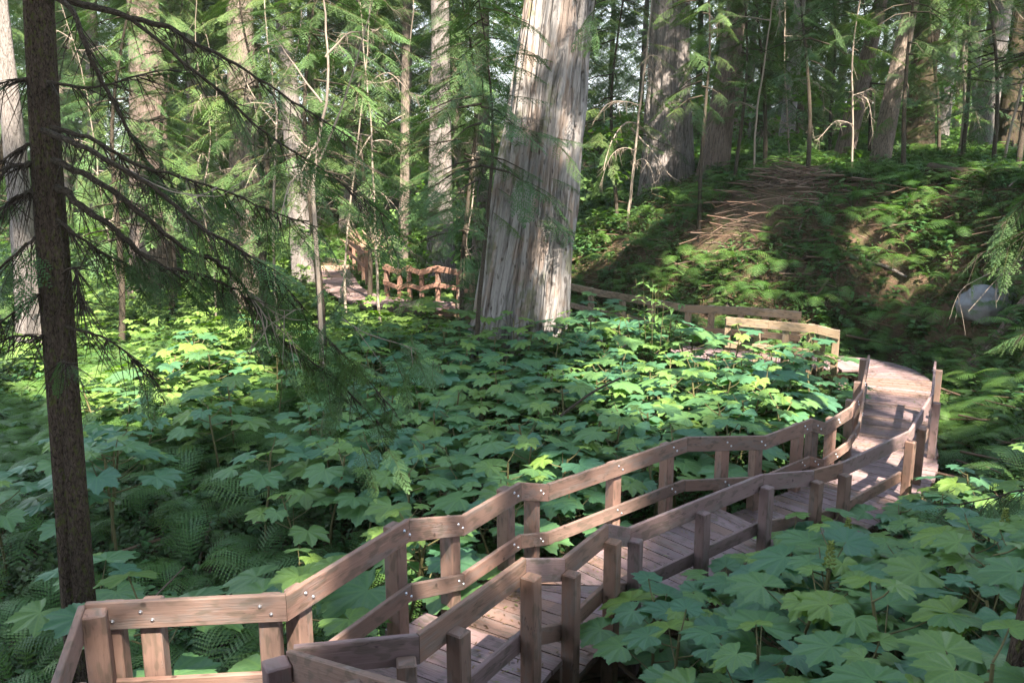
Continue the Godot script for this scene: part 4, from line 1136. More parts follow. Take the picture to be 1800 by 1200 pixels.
	# young hemlocks whose boughs hang low in view
	for q in [
		[Vector3(-0.71, 2.72, -18.33), Vector3(-0.61, 7.86, -19.42), 0.06, 12, [3.2, 12, 2.7, 0.5, 150, 1.05, DARK], "young hemlock with dark drooping boughs left of the giant cedar"],
		[Vector3(-4.31, 2.78, -19.06), Vector3(-4.46, 7.98, -20.16), 0.11, 13, [3.4, 13, 2.8, 0.5, 150, 1.1, MID], "young hemlock with twiggy boughs left of the dark drooping one"],
		[Vector3(-6.82, 2.42, -23.07), Vector3(-6.90, 8.72, -24.41), 0.10, 14, [3.2, 14, 3.2, 0.5, 170, 1.25, LIME], "young hemlock with bright layered boughs at upper left"],
		[Vector3(-10.40, 2.15, -26.08), Vector3(-10.47, 9.27, -27.59), 0.12, 14, [3.0, 14, 3.0, 0.5, 160, 1.25, LIME], "young hemlock with bright boughs behind the near bare limbs"],
		[Vector3(3.58, 1.87, -29.09), Vector3(3.48, 9.82, -30.78), 0.10, 14, [2.6, 14, 2.2, 0.5, 130, 1.1, LIME], "young conifer with bright boughs between the two big cedars"],
		[Vector3(5.31, 4.21, -24.47), Vector3(5.38, 8.90, -25.47), 0.08, 12, [3.6, 12, 1.8, 0.4, 80, 0.95, LIME], "young hemlock with pale green boughs beside the broad fluted cedar"],
		[Vector3(8.01, 4.17, -27.53), Vector3(7.92, 9.45, -28.66), 0.10, 13, [2.0, 13, 2.4, 0.5, 130, 1.1, MID], "young hemlock standing above the left end of the brush pile"],
		[Vector3(12.32, 4.74, -33.79), Vector3(12.21, 10.55, -35.02), 0.10, 13, [2.2, 13, 2.6, 0.5, 150, 1.15, MID], "young hemlock between leaning trunks behind the brush pile"],
		[Vector3(11.04, 4.52, -24.54), Vector3(11.20, 8.90, -25.47), 0.09, 12, [1.6, 12, 2.4, 0.5, 140, 1.05, DARK], "young hemlock with dark boughs before the thick dark trunk"],
		[Vector3(13.69, 4.18, -26.51), Vector3(13.87, 9.27, -27.59), 0.10, 12, [1.2, 12, 2.6, 0.5, 150, 1.05, MID], "young hemlock with grey green boughs on the right bank"],
		[Vector3(12.46, 3.83, -21.33), Vector3(12.74, 8.35, -22.29), 0.10, 12, [1.0, 12, 2.2, 0.5, 130, 0.95, DARK], "young hemlock with low boughs at the right edge of the bank"],
		[Vector3(-10.05, 2.36, -22.04), Vector3(-9.94, 8.53, -23.35), 0.10, 13, [2.4, 13, 2.4, 0.5, 170, 1.05, MID], "young hemlock whose boughs hang before the broad mossy brown trunk"],
		[Vector3(-17.27, 1.30, -33.06), Vector3(-17.38, 10.55, -35.02), 0.12, 14, [1.5, 14, 3.0, 0.5, 190, 1.2, LIME], "young bright hemlock partly hidden by the near dark trunk"],
		[Vector3(-14.56, 2.33, -24.07), Vector3(-14.88, 8.90, -25.47), 0.12, 14, [0.8, 14, 3.0, 0.5, 170, 1.2, MID], "young hemlock spreading in at the left edge"],
		[Vector3(8.32, 4.36, -24.51), Vector3(8.45, 8.90, -25.47), 0.09, 12, [2.8, 12, 2.2, 0.5, 130, 1.0, MID], "young hemlock with low green boughs above the middle of the brush pile"],
		[Vector3(12.60, 4.13, -30.59), Vector3(12.40, 10.00, -31.84), 0.09, 13, [2.0, 13, 2.6, 0.5, 170, 1.1, DARK], "young dark hemlock between the two leaning trunks"],
		[Vector3(15.00, 4.33, -30.63), Vector3(15.10, 10.00, -31.84), 0.09, 13, [1.6, 13, 2.6, 0.5, 180, 1.1, MID], "young hemlock before the thin pale trunk at upper right"],
		[Vector3(14.08, 4.03, -25.46), Vector3(14.20, 9.08, -26.53), 0.09, 12, [1.4, 12, 2.4, 0.5, 170, 1.0, DARK], "young hemlock before the bright sunlit trunk at upper right"],
		[Vector3(6.76, 3.67, -26.40), Vector3(7.11, 9.27, -27.59), 0.08, 12, [3.2, 12, 2.0, 0.5, 110, 1.0, MID], "young hemlock right of the reddish leaning trunk"],
		[Vector3(-1.36, 2.64, -24.14), Vector3(-1.31, 8.90, -25.47), 0.09, 13, [1.6, 13, 2.2, 0.5, 170, 1.05, DARK], "young dark hemlock close behind the giant cedar's left side"],
		[Vector3(-4.50, 2.76, -27.23), Vector3(-4.41, 9.45, -28.66), 0.10, 14, [3.2, 14, 2.6, 0.5, 150, 1.2, MID], "young hemlock above the distant railing's left end"]]:
		t = hemlock_like("young_hemlock", q[5], q[0], q[1], q[2] * 0.75, q[2] * 0.45, q[3] * 0.8, M.limb, {"sides": 10, "ridge": 0.006, "flare": 0.15, "per": 5, "bend": 0.5, "seed": int(absf(q[0].x * 10)), "group": "young hemlocks under the tall trees"})
		var c: Array = q[4]
		crown(t, t.position, c[0], c[1] * 0.82, c[2], c[3], c[4], c[5], c[6], 0, false, lean_of(t))

	# hemlock just outside the frame on the right, its boughs reaching in
	t = hemlock_like("hemlock", "hemlock at the right edge whose grey green boughs reach over the ferns", Vector3(6.33, 0.67, -8.90), Vector3(6.37, 3.14, -9.42), 0.13, 0.12, 16.0, M.hemlock, {"sides": 20, "per": 8})
	crown(t, t.position, 6.5, 16, 3.2, 0.6, 130, 1.4, DARK, 0, true, lean_of(t))
	sp = []
	for q in [[[Vector3(6.33, 1.04, -8.98), Vector3(5.83, 1.05, -8.77), Vector3(5.22, 1.01, -8.56), Vector3(4.45, 0.94, -8.34)], 0.02, 0.25, 46, 0.6], [[Vector3(6.33, 0.67, -8.90), Vector3(5.58, 0.69, -8.39), Vector3(4.87, 0.76, -8.10), Vector3(4.31, 0.93, -7.93)], 0.016, 0.3, 34, 0.55], [[Vector3(6.33, 0.29, -8.82), Vector3(5.40, 0.37, -8.12), Vector3(4.48, 0.56, -7.75), Vector3(4.05, 0.71, -7.58)], 0.014, 0.25, 26, 0.5],
			[[Vector3(6.33, 3.89, -9.58), Vector3(5.95, 3.75, -9.76), Vector3(5.73, 3.53, -10.02), Vector3(5.54, 3.38, -10.19)], 0.018, 0.2, 34, 0.6], [[Vector3(6.33, 4.38, -9.69), Vector3(6.01, 4.19, -9.85), Vector3(5.93, 3.92, -10.10), Vector3(5.73, 3.73, -10.06)], 0.018, 0.2, 26, 0.6], [[Vector3(6.33, 2.77, -9.35), Vector3(6.02, 2.69, -9.43), Vector3(5.82, 2.61, -9.51)], 0.016, 0.2, 16, 0.5]]:
		limb(t, q[0], q[1], q[2], q[3], q[4], sp)
	for q in [[Vector3(6.20, 3.46, -10.00), Vector3(5.98, 3.28, -10.17), Vector3(5.80, 3.03, -10.22), Vector3(5.51, 2.71, -10.15)], [Vector3(5.98, 3.28, -10.17), Vector3(5.77, 3.16, -10.25), Vector3(5.48, 2.95, -10.30), Vector3(5.39, 2.59, -10.33)], [Vector3(5.98, 3.28, -10.17), Vector3(5.92, 3.04, -10.12), Vector3(5.95, 2.91, -10.09)]]:
		limb(t, q, 0.0095, 1.0, 0, 0.3, sp, "dead_branch", M.dead)
	hang(t, sp, DARK)
	# dark stem leaning in at the lower right corner
	t = hemlock_like("young_hemlock", "dark leaning stem at the lower right corner among the lobed leaves", Vector3(2.71, 1.77, -4.12), Vector3(2.80, 2.16, -4.21), 0.055, 0.05, 7.0, M.hemlock, {"sides": 16, "per": 14, "ridge": 0.006, "group": "young hemlocks under the tall trees"})
	crown(t, t.position, 5.0, 7.5, 1.4, 0.4, 26, 0.8, DARK, 0, true, lean_of(t))

	# dead snag twigs in the middle left: bare pale branches
	for q in [
		["bare grey dead sapling with pale drooping twigs left of the dark hemlock boughs", [Vector3(-3.45, 3.14, -15.05), Vector3(-3.48, 4.32, -15.30), Vector3(-3.25, 5.78, -15.61), Vector3(-3.30, 7.25, -15.92), Vector3(-3.40, 8.03, -16.09)], [[Vector3(-3.47, 4.32, -15.30), Vector3(-2.96, 5.38, -15.32), Vector3(-2.53, 6.61, -15.37), Vector3(-2.37, 7.16, -15.39)], [Vector3(-3.47, 4.61, -15.36), Vector3(-3.77, 4.90, -15.32), Vector3(-4.05, 5.38, -15.32), Vector3(-4.51, 5.47, -15.23)], [Vector3(-3.44, 4.80, -15.40), Vector3(-3.65, 4.32, -15.09), Vector3(-3.87, 4.03, -14.93), Vector3(-3.99, 3.37, -14.69)], [Vector3(-3.35, 5.49, -15.55), Vector3(-3.77, 6.07, -15.57), Vector3(-4.14, 6.63, -15.58)], [Vector3(-3.28, 6.27, -15.71), Vector3(-2.90, 6.66, -15.79), Vector3(-2.60, 6.71, -15.81)]]],
		["thin bare dead sapling standing before the mossy flared cedar", [Vector3(-3.93, 1.44, -29.51), Vector3(-3.73, 4.71, -29.69), Vector3(-3.43, 7.26, -29.21), Vector3(-3.10, 9.45, -28.66), Vector3(-3.06, 10.51, -28.88)], [[Vector3(-3.73, 4.52, -29.65), Vector3(-2.79, 5.58, -27.83), Vector3(-1.83, 5.99, -25.87), Vector3(-0.92, 6.92, -24.03), Vector3(0.07, 6.93, -20.96)], [Vector3(-3.57, 6.01, -29.46), Vector3(-4.50, 5.22, -27.76), Vector3(-4.85, 4.18, -26.51)], [Vector3(-1.83, 5.99, -25.87), Vector3(-2.13, 7.41, -25.77), Vector3(-2.48, 8.27, -25.34)], [Vector3(-3.79, 3.58, -29.45), Vector3(-4.11, 3.06, -28.32), Vector3(-4.23, 2.41, -27.16)], [Vector3(-3.43, 7.26, -29.21), Vector3(-4.14, 8.39, -28.43), Vector3(-4.51, 8.42, -27.41)]]],
		["pale dead branchy sapling at the top above the distant railing", [Vector3(-5.88, 2.46, -21.04), Vector3(-5.81, 5.61, -21.71), Vector3(-6.02, 7.25, -22.05), Vector3(-6.13, 9.17, -22.46)], [[Vector3(-5.81, 5.34, -21.65), Vector3(-6.38, 6.14, -21.61), Vector3(-6.59, 6.93, -21.58)], [Vector3(-5.88, 6.16, -21.82), Vector3(-5.27, 7.09, -21.82), Vector3(-5.11, 8.16, -21.94)], [Vector3(-5.82, 4.93, -21.56), Vector3(-6.24, 4.38, -21.24), Vector3(-6.49, 3.84, -21.02)], [Vector3(-5.81, 5.47, -21.68), Vector3(-5.13, 5.19, -21.41), Vector3(-4.69, 4.38, -21.14)]]]]:
		var foot: Vector3 = q[1][0]
		foot.y = ground(foot.x, foot.z)
		t = thing("dead_sapling", q[0], "dead tree", foot, "bare dead saplings")
		var main: Array = [foot - Vector3(0, 0.2, 0)] + q[1]
		limb(t, main, 0.05, 1.0, 0, 0.3, [], "trunk", M.dead)
		for b in q[2]: limb(t, b, 0.024, 1.0, 0, 0.3, [], "dead_branch", M.dead)

	# more bare saplings and dead lower branches between the trunks
	rng.seed = 66
	for q in [[Vector3(-8.64, 3.74, -24.37), "bare dead sapling among the bright boughs at upper left"], [Vector3(-10.33, 3.51, -31.48), "thin dead sapling behind the bright boughs at upper left"], [Vector3(-5.37, 3.67, -26.40), "crooked dead sapling above the distant root mass"], [Vector3(-3.52, 3.80, -22.34), "bare twiggy sapling left of the distant zigzag railing"], [Vector3(-1.67, 3.70, -25.39), "bare twiggy sapling between the flared cedar and the giant cedar"], [Vector3(3.78, 3.64, -27.42), "thin bare sapling just left of the broad fluted cedar"], [Vector3(7.17, 4.85, -25.63), "bare dead sapling over the left end of the brush pile"],
			[Vector3(9.67, 5.09, -29.77), "pale bare sapling behind the brush pile"], [Vector3(10.08, 5.01, -25.67), "bare sapling between the leaning trunks"], [Vector3(15.07, 5.19, -34.91), "thin pale sapling right of the leaning trunks"], [Vector3(14.75, 5.25, -28.79), "bare pale sapling among the upper right trunks"], [Vector3(13.92, 5.14, -24.67), "bare twiggy sapling at the upper right edge"], [Vector3(-13.07, 3.61, -28.44), "bare sapling between the near hemlock and the mossy brown trunk"]]:
		var at: Vector3 = q[0]
		var foot := Vector3(at.x, ground(at.x, at.z), at.z)
		t = thing("dead_sapling", q[1], "dead tree", foot, "bare dead saplings")
		var lx := rr(-0.12, 0.12); var lz := rr(-0.06, 0.06)
		var pts := []
		for k in 6: pts.append(foot + Vector3(lx * k * 2.0 + rr(-0.15, 0.15), k * 2.0 - 0.2, lz * k * 2.0 + rr(-0.15, 0.15)))
		limb(t, pts, rr(0.035, 0.06), 1.0, 0, 0.3, [], "trunk", M.dead)
		for k in 9:
			var f := rr(0.9, 4.6)
			var o: Vector3 = pts[int(f)].lerp(pts[int(f) + 1], f - int(f))
			var az := rng.randf() * TAU
			var out := Vector3(cos(az), 0, sin(az)) * rr(0.8, 2.0)
			limb(t, [o, o + out * 0.4 + Vector3(0, rr(-0.05, 0.3), 0), o + out * 0.8 + Vector3(0, rr(-0.5, 0.2), 0), o + out + Vector3(rr(-0.2, 0.2), rr(-1.1, 0.0), rr(-0.2, 0.2))], 0.017, 1.0, 0, 0.3, [], "dead_branch", M.dead)

	# far forest behind, standing in rows of their own depth
	rng.seed = 77
	for k in 74:
		var Z := rr(44, 95)
		var px := rr(-0.72, 0.72)
		var x := px * Z; var z := -Z
		var g := ground(x, z)
		var a := Vector3(x, g + 1, z); var b := Vector3(x + rr(-0.3, 0.3), g + 9, z)
		var r := rr(0.16, 0.5)
		t = hemlock_like("forest_tree", "slender conifer far back in the bright forest", a, b, r, r * 0.85, 24.0, M.pale if rng.randf() < 0.45 else M.far_bark, {"sides": 9, "ridge": 0.02, "per": 3, "group": "conifers far back in the forest"})
		var low := rr(0.2, 3.0)
		crown(t, t.position, low, 20, rr(3.0, 4.6), 0.8, 210, rr(1.6, 2.3), [LIME, MID, LIME, MID][k % 4], 0, false, lean_of(t), false)
		if k % 2 == 0: crown(t, t.position, 12, 30, 5.0, 1.2, 170, 2.6, MID, 0, false, lean_of(t), false)

	# the wood behind them reads as one mass
	rng.seed = 78
	var fx := []; var fc := []
	for k in 13000:
		var Z := rr(58, 120)
		var x := rr(-0.75, 0.75) * Z
		var p := Vector3(x, ground(x, -Z) + 26.0 * pow(rng.randf(), 1.25), -Z)
		if noise.get_noise_3d(p.x * 0.9, p.y * 0.5, p.z * 0.9) < -0.22: continue
		var az := rng.randf() * TAU
		fx.append(turned(p, Vector3(cos(az), rr(-0.5, 0.1), sin(az)), Vector3(rr(-0.4, 0.4), 1, rr(-0.4, 0.4)).normalized(), rr(2.2, 4.2)))
		var w := rr(0.7, 1.3)
		fc.append(Color(0.088 * w, 0.148 * w, 0.046 * w))
	tag(scatter("far_wood", G.spray[1], fx, fc, self, M.needle), "bright green wood far behind all the trunks", "wood", "", "stuff")
	# low saplings and shrubs on the floor between the trunks
	fx = []; fc = []
	for k in 5000:
		var Z := 27.0 + 50.0 * rng.randf()
		var x := rr(-0.7, 0.7) * Z
		if not is_free(x, -Z, 1.2): continue
		if noise.get_noise_2d(x * 1.8, Z * 1.8) < -0.05: continue
		var p := Vector3(x, ground(x, -Z) + rr(0.0, 2.6), -Z)
		var az := rng.randf() * TAU
		fx.append(turned(p, Vector3(cos(az), rr(0.0, 0.9), sin(az)), Vector3.UP, rr(1.2, 2.4)))
		var w := rr(0.7, 1.35)
		fc.append(Color(0.11 * w, 0.19 * w, 0.05 * w))
	tag(scatter("thicket", G.sprig[2], fx, fc, self, M.leaf), "thicket of leafy saplings between the distant trunks", "thicket", "", "stuff")
	# tall trees outside the frame that shade the walk
	rng.seed = 91
	var spots := [[-9.5, -5.0], [-7.0, 2.0], [-3.5, 6.0], [2.5, 4.5], [6.5, 1.0], [8.5, -4.0], [12.5, -8.0], [10.0, 5.0], [4.0, 9.5], [-2.0, 12.5], [-9.0, 9.0], [-14.0, 2.0], [-15.0, -8.0], [15.0, 0.0], [17.0, -12.0], [14.5, 9.0], [8.0, 14.0], [1.0, 17.0], [-6.5, 17.0], [-20.0, -4.0], [20.0, -4.0], [-19.0, -16.0], [22.0, -20.0], [6.0, 21.0], [13.0, 18.0], [-13.0, 14.0], [20.0, 8.0]]
	for q in spots:
		var g := ground(q[0], q[1])
		var r := rr(0.25, 0.5)
		t = hemlock_like("tall_conifer", "tall conifer beside the viewpoint whose crown shades the boardwalk", Vector3(q[0], g + 1, q[1]), Vector3(q[0] + rr(-0.3, 0.3), g + 11, q[1] + rr(-0.3, 0.3)), r, r * 0.85, 44.0, M.hemlock, {"sides": 14, "per": 4, "group": "tall conifers around the viewpoint"})
		crown(t, t.position, 12, 44, 6.2, 2.2, 950, 1.9, MID, 0, true, lean_of(t))

# ---------------------------------------------------------------- undergrowth
func seen(p: Vector3, margin: float) -> bool:
	# whether a spot lies in the wedge of ground in front of the viewpoint
	var d := p - Vector3(0, 4.5, 0)
	var z := -d.z
	if z < 2.5: return false
	return absf(d.x) < z * 0.63 + margin

func is_free(x: float, z: float, room: float) -> bool:
	if Vector2((x - 6.9) / 1.7, (z + 23.6) / 1.1).length() < 1.0: return false      # the brush pile
	if absf(side_of_path(x, z)) < room: return false
	for q in trunks:
		if absf(q[0] - x) < q[2] + 0.2 and absf(q[1] - z) < q[2] + 0.2: return false
	# the landing and the stairs
	var w := Vector2(x + 1.76, z + 4.01)
	var al := w.dot(Vector2(0.48, 0.877))
	if al > -1.5 and absf(w.dot(Vector2(0.877, -0.48))) < 0.95: return false
	return true

func club_label_right(x: float, z: float, s: float) -> String:
	if s < 1.5: return "broad lobed leafy plant right against the near railing" + (", by its far posts" if z < -7.4 else ", by its nearest posts")
	if z > -4.6: return "broad lobed leafy plant at the bottom edge of the right foreground"
	if x > 4.6: return "broad lobed leafy plant at the right edge under the hemlock boughs"
	return "broad lobed leafy plant in the middle of the right foreground bed" + (", nearer row" if z > -6.2 else ", farther row")

func club_label_left(x: float, z: float, s: float) -> String:
	if s > -1.9 and z > -12.0: return "lobed leafy plant just behind the far side railing" + (", by the landing" if z > -7.5 else (", before its kinks" if z > -9.6 else ", by its far half"))
	if z < -14.5 and x > 2.2: return "lobed leafy plant in the sunlit patch below the far bend"
	if z < -15.5 and x > -2.0: return "lobed leafy plant around the foot of the giant cedar"
	if x < -2.6: return "lobed leafy plant standing alone among the ferns at left"
	if x < -0.2: return "broad lobed leafy plant at the left side of the bed, below the hanging needles"
	return "broad lobed leafy plant in the middle of the bed" + (", nearer half" if z > -12.0 else ", farther half")

func make_plants() -> void:
	var clubs := []
	for k in 8: clubs.append(make_club(500 + k, [7, 8, 6, 8, 7, 8, 6, 7][k], false))
	var ferns := []
	for k in 5: ferns.append(make_fern(600 + k, 7 + k % 3))
	rng.seed = 41
	var placed := []
	var ok := func(x: float, z: float, room: float) -> bool:
		for q in placed:
			if absf(q[0] - x) < room and absf(q[1] - z) < room and Vector2(q[0] - x, q[1] - z).length() < room: return false
		return true
	var n := 0
	# devil's club: right of the walk in the foreground, then the wide bed on its left
	for k in 4000:
		var x := rr(0.8, 8.0); var z := rr(-10.2, -3.0)
		var s := side_of_path(x, z)
		var size := rr(0.95, 1.25)
		if s < 0.95 or s > 5.5 or not is_free(x, z, 0.95) or not seen(Vector3(x, 0, z), 0.6) or not ok.call(x, z, 0.46): continue
		if z < -8.3 and s > 3.0: continue
		placed.append([x, z])
		plant(clubs[rng.randi() % 8], "devils_club", Vector3(x, ground(x, z), z), size, rr(0, TAU), club_label_right(x, z, s), "plant", "lobed plants right of the boardwalk")
		n += 1
		if n >= 75: break
	n = 0
	for k in 5200:
		var x := rr(-7.5, 6.5); var z := rr(-19.5, -5.2)
		var s := side_of_path(x, z)
		if s > -1.25 or not is_free(x, z, 1.25) or not seen(Vector3(x, 0, z), 0.3) or not ok.call(x, z, 0.47): continue
		var bed := smoothstep(-2.6, -0.6, x + (-z - 8.0) * 0.10)
		if rng.randf() > 0.05 + 0.97 * bed: continue
		if x < -1.2 and z > -9.5 and rng.randf() < 0.75: continue
		placed.append([x, z])
		var lb := club_label_left(x, z, s)
		plant(clubs[rng.randi() % 8], "devils_club", Vector3(x, ground(x, z), z), rr(1.15, 1.6), rr(0, TAU), lb, "plant", "lobed plants left of the boardwalk")
		n += 1
		if n >= 214: break
	for q in [[1.7, -18.6], [2.2, -19.3], [1.3, -19.2], [2.9, -18.7], [3.4, -18.2], [2.5, -18.0], [1.0, -18.3], [3.7, -17.4], [1.9, -20.2], [-0.9, -19.2], [-1.2, -20.4]]:
		plant(clubs[rng.randi() % 8], "devils_club", Vector3(q[0], ground(q[0], q[1]), q[1]), rr(1.5, 1.95), rr(0, TAU), "tall lobed leafy plant before the shaded railing right of the giant cedar" if q[0] > 0 else "tall lobed leafy plant at the left foot of the giant cedar", "plant", "lobed plants left of the boardwalk")
	var spiked := make_club(520, 8, true)
	for q in [[2.35, -5.9, 1.2, "nearest"], [2.95, -7.1, 1.25, "farthest"], [4.1, -6.6, 1.2, "rightmost"]]:
		plant(spiked, "devils_club", Vector3(q[0], ground(q[0], q[1]), q[1]), q[2], rr(0, TAU), "lobed leafy plant with a green flower spike in the right bed, " + q[3] + " of them", "plant", "lobed plants right of the boardwalk")
	print("clubs ", n)
	# ferns
	n = 0
	for k in 9000:
		var x := rr(-9.0, 12.0); var z := rr(-20.0, -4.6)
		var s := side_of_path(x, z)
		if not is_free(x, z, 1.0) or not seen(Vector3(x, 0, z), 0.3) or not ok.call(x, z, 0.66): continue
		if s > 0 and (z < -11.0 or (z > -9.5 and x < 6.0)): continue
		if s < -1.7 and x > 0.0 and rng.randf() > 0.08: continue
		placed.append([x, z])
		var lb := "green lady fern clump on the bank right of the boardwalk" if s > 0 else "green lady fern clump in the shade at lower left"
		if s < 0 and z < -10: lb = "lady fern clump among the low plants left of the bed"
		plant(ferns[rng.randi() % 5], "lady_fern", Vector3(x, ground(x, z) - 0.02, z), rr(0.95, 1.5), rr(0, TAU), lb, "fern", "lady ferns beside the boardwalk")
		n += 1
		if n >= 180: break
	var m := 0
	for k in 4000:
		var x := rr(4.0, 15.0); var z := rr(-27.0, -11.0)
		var s := side_of_path(x, z)
		if s < 1.1 or s > 7.0 or not is_free(x, z, 1.1) or not seen(Vector3(x, 0, z), 0.2) or not ok.call(x, z, 0.55): continue
		placed.append([x, z])
		plant(ferns[rng.randi() % 5], "lady_fern", Vector3(x, ground(x, z) - 0.02, z), rr(0.7, 1.3), rr(0, TAU), "green lady fern clump on the bank" + (" at the right edge" if x > 9.5 else (" above the far bend" if s < 3.5 else " near its top")), "fern", "lady ferns on the bank")
		m += 1
		if m >= 118: break
	print("ferns ", n, " ", m)
	# the upright shrub with pale leaves by the far bend
	var sh := thing("leafy_shrub", "upright shrub with pale sunlit leaves left of the far bend railing", "shrub", Vector3(2.95, ground(2.95, -17.3), -17.3))
	var mb := MB.new()
	var leafx := []; var leafc := []
	rng.seed = 61
	for k in 11:
		var az := TAU * k / 11 + rr(-0.3, 0.3)
		var top := Vector3(cos(az) * rr(0.1, 0.8), rr(1.7, 2.9), sin(az) * rr(0.1, 0.7))
		var st := curve([Vector3.ZERO, top * 0.5 + Vector3(cos(az), 0, sin(az)) * 0.06, top], 5)
		tube(mb, st, [0.012, 0.012, 0.011, 0.010, 0.009, 0.008, 0.007, 0.006, 0.005, 0.004, 0.003], 4)
		for j in 26:
			var f := rr(0.35, 1.0)
			var p: Vector3 = st[int(f * 10)]
			var a2 := rng.randf() * TAU
			leafx.append(turned(p, Vector3(cos(a2), rr(-0.5, 0.3), sin(a2)), Vector3.UP, rr(1.1, 1.9)))
	part("stem", mb.mesh(), sh, M.stem)
	var lm := MB.new()
	for side in [0]:
		var a := lm.p(Vector3.ZERO, Vector3.UP, Vector2.ZERO); var b := lm.p(Vector3(0.05, 0.008, 0.026), Vector3.UP, Vector2.ZERO)
		var c := lm.p(Vector3(0.13, -0.02, 0), Vector3.UP, Vector2.ZERO); var d := lm.p(Vector3(0.05, 0.008, -0.026), Vector3.UP, Vector2.ZERO)
		var e := lm.p(Vector3(0.06, 0, 0), Vector3.UP, Vector2.ZERO)
		lm.tri(a, b, e); lm.tri(e, b, c); lm.tri(a, e, d); lm.tri(e, c, d)
	lm.smooth()
	for k in lm.c.size(): lm.c[k] = Color(0.115, 0.20, 0.055)
	var leaf1 := lm.mesh(M.leaf, true)
	for x in leafx: part("leaf", leaf1, sh).transform = x
	# low cover that nobody could count: small leafy plants over the floor, far beds and the bank
	for kind in 3:
		rng.seed = 700 + kind
		var xf := []; var cols := []
		for k in 26000:
			var Z := 3.5 + 44.0 * pow(rng.randf(), 1.35)
			var x := rr(-0.66, 0.66) * Z; var z := -Z
			var s := side_of_path(x, z)
			if absf(s) < 0.82 or not is_free(x, z, 0.82): continue
			var patch := noise.get_noise_2d(x * 4.0 + kind * 40.0, z * 4.0)
			var far := smoothstep(8.0, 20.0, Z)
			var keep := 0.40 + 0.5 * patch + 0.35 * far
			if s > 1.2 and z < -12 and z > -30: keep = (0.34 + 1.1 * patch) * (1.0 if kind < 2 else 1.5)
			if s < 0 and x > -1.5 and Z < 17: keep *= 0.5
			if kind == 2: keep *= 0.7
			if rng.randf() > keep: continue
			var sz := rr(0.45, 1.0) * (1.0 + 0.6 * far)
			xf.append(Transform3D(Basis.from_euler(Vector3(rr(-0.3, 0.3), rr(0, TAU), rr(-0.3, 0.3))).scaled(Vector3.ONE * sz), Vector3(x, ground(x, z) - 0.02, z)))
			var w := rr(0.7, 1.25)
			cols.append(Color(0.065 * w * rr(0.85, 1.4), 0.135 * w, 0.04 * w))
		var o := scatter(["low_leafy_cover", "small_leaf_cover", "tall_leafy_cover"][kind], G.sprig[kind], xf, cols, self, M.leaf)
		tag(o, ["low oval leaved plants covering the forest floor between the ferns", "fine small leaved plants carpeting the forest floor", "taller leafy plants spread over the forest floor and bank"][kind], "ground cover", "", "stuff")
		print(o.name, " ", xf.size())
	# lobed leaves and fronds of the far beds
	rng.seed = 720
	var lx := [[], []]; var lc := [[], []]
	for k in 16000:
		var Z := rr(13, 46)
		var x := rr(-0.66, 0.66) * Z; var z := -Z
		var s := side_of_path(x, z)
		if absf(s) < 0.9 or not is_free(x, z, 0.9): continue
		if s > 1 and z > -30.0 and rng.randf() < 0.72: continue
		if s < 0 and z > -18.5 and x > -3.0: continue
		var patch := noise.get_noise_2d(x * 3.0, z * 3.0 + 33.0)
		var w := rr(0.8, 1.25)
		if patch > 0.0 and s < 0:
			var az := rng.randf() * TAU
			lx[0].append(turned(Vector3(x, ground(x, z) + rr(0.35, 1.15), z), Vector3(cos(az), rr(-0.4, 0.05), sin(az)), Vector3(rr(-0.2, 0.2), 1, rr(-0.2, 0.2)).normalized(), rr(0.9, 1.7)))
			lc[0].append(Color(w * 1.1, w, w * 0.9))
		else:
			for j in 4:
				var az := rng.randf() * TAU
				lx[1].append(turned(Vector3(x, ground(x, z), z), Vector3(cos(az), rr(0.1, 0.9), sin(az)), Vector3.UP, rr(0.55, 1.0)))
				lc[1].append(Color(w * 1.05, w, w * 0.9))
	var o := scatter("far_lobed_leaves", G.club[2], lx[0], lc[0], self, M.club)
	tag(o, "distant bed of broad lobed leaves on the flat forest floor at left", "ground cover", "", "stuff")
	o = scatter("far_fern_fronds", G.frond[1], lx[1], lc[1], self, M.leaf)
	tag(o, "distant ferns spread over the bank and forest floor", "ground cover", "", "stuff")

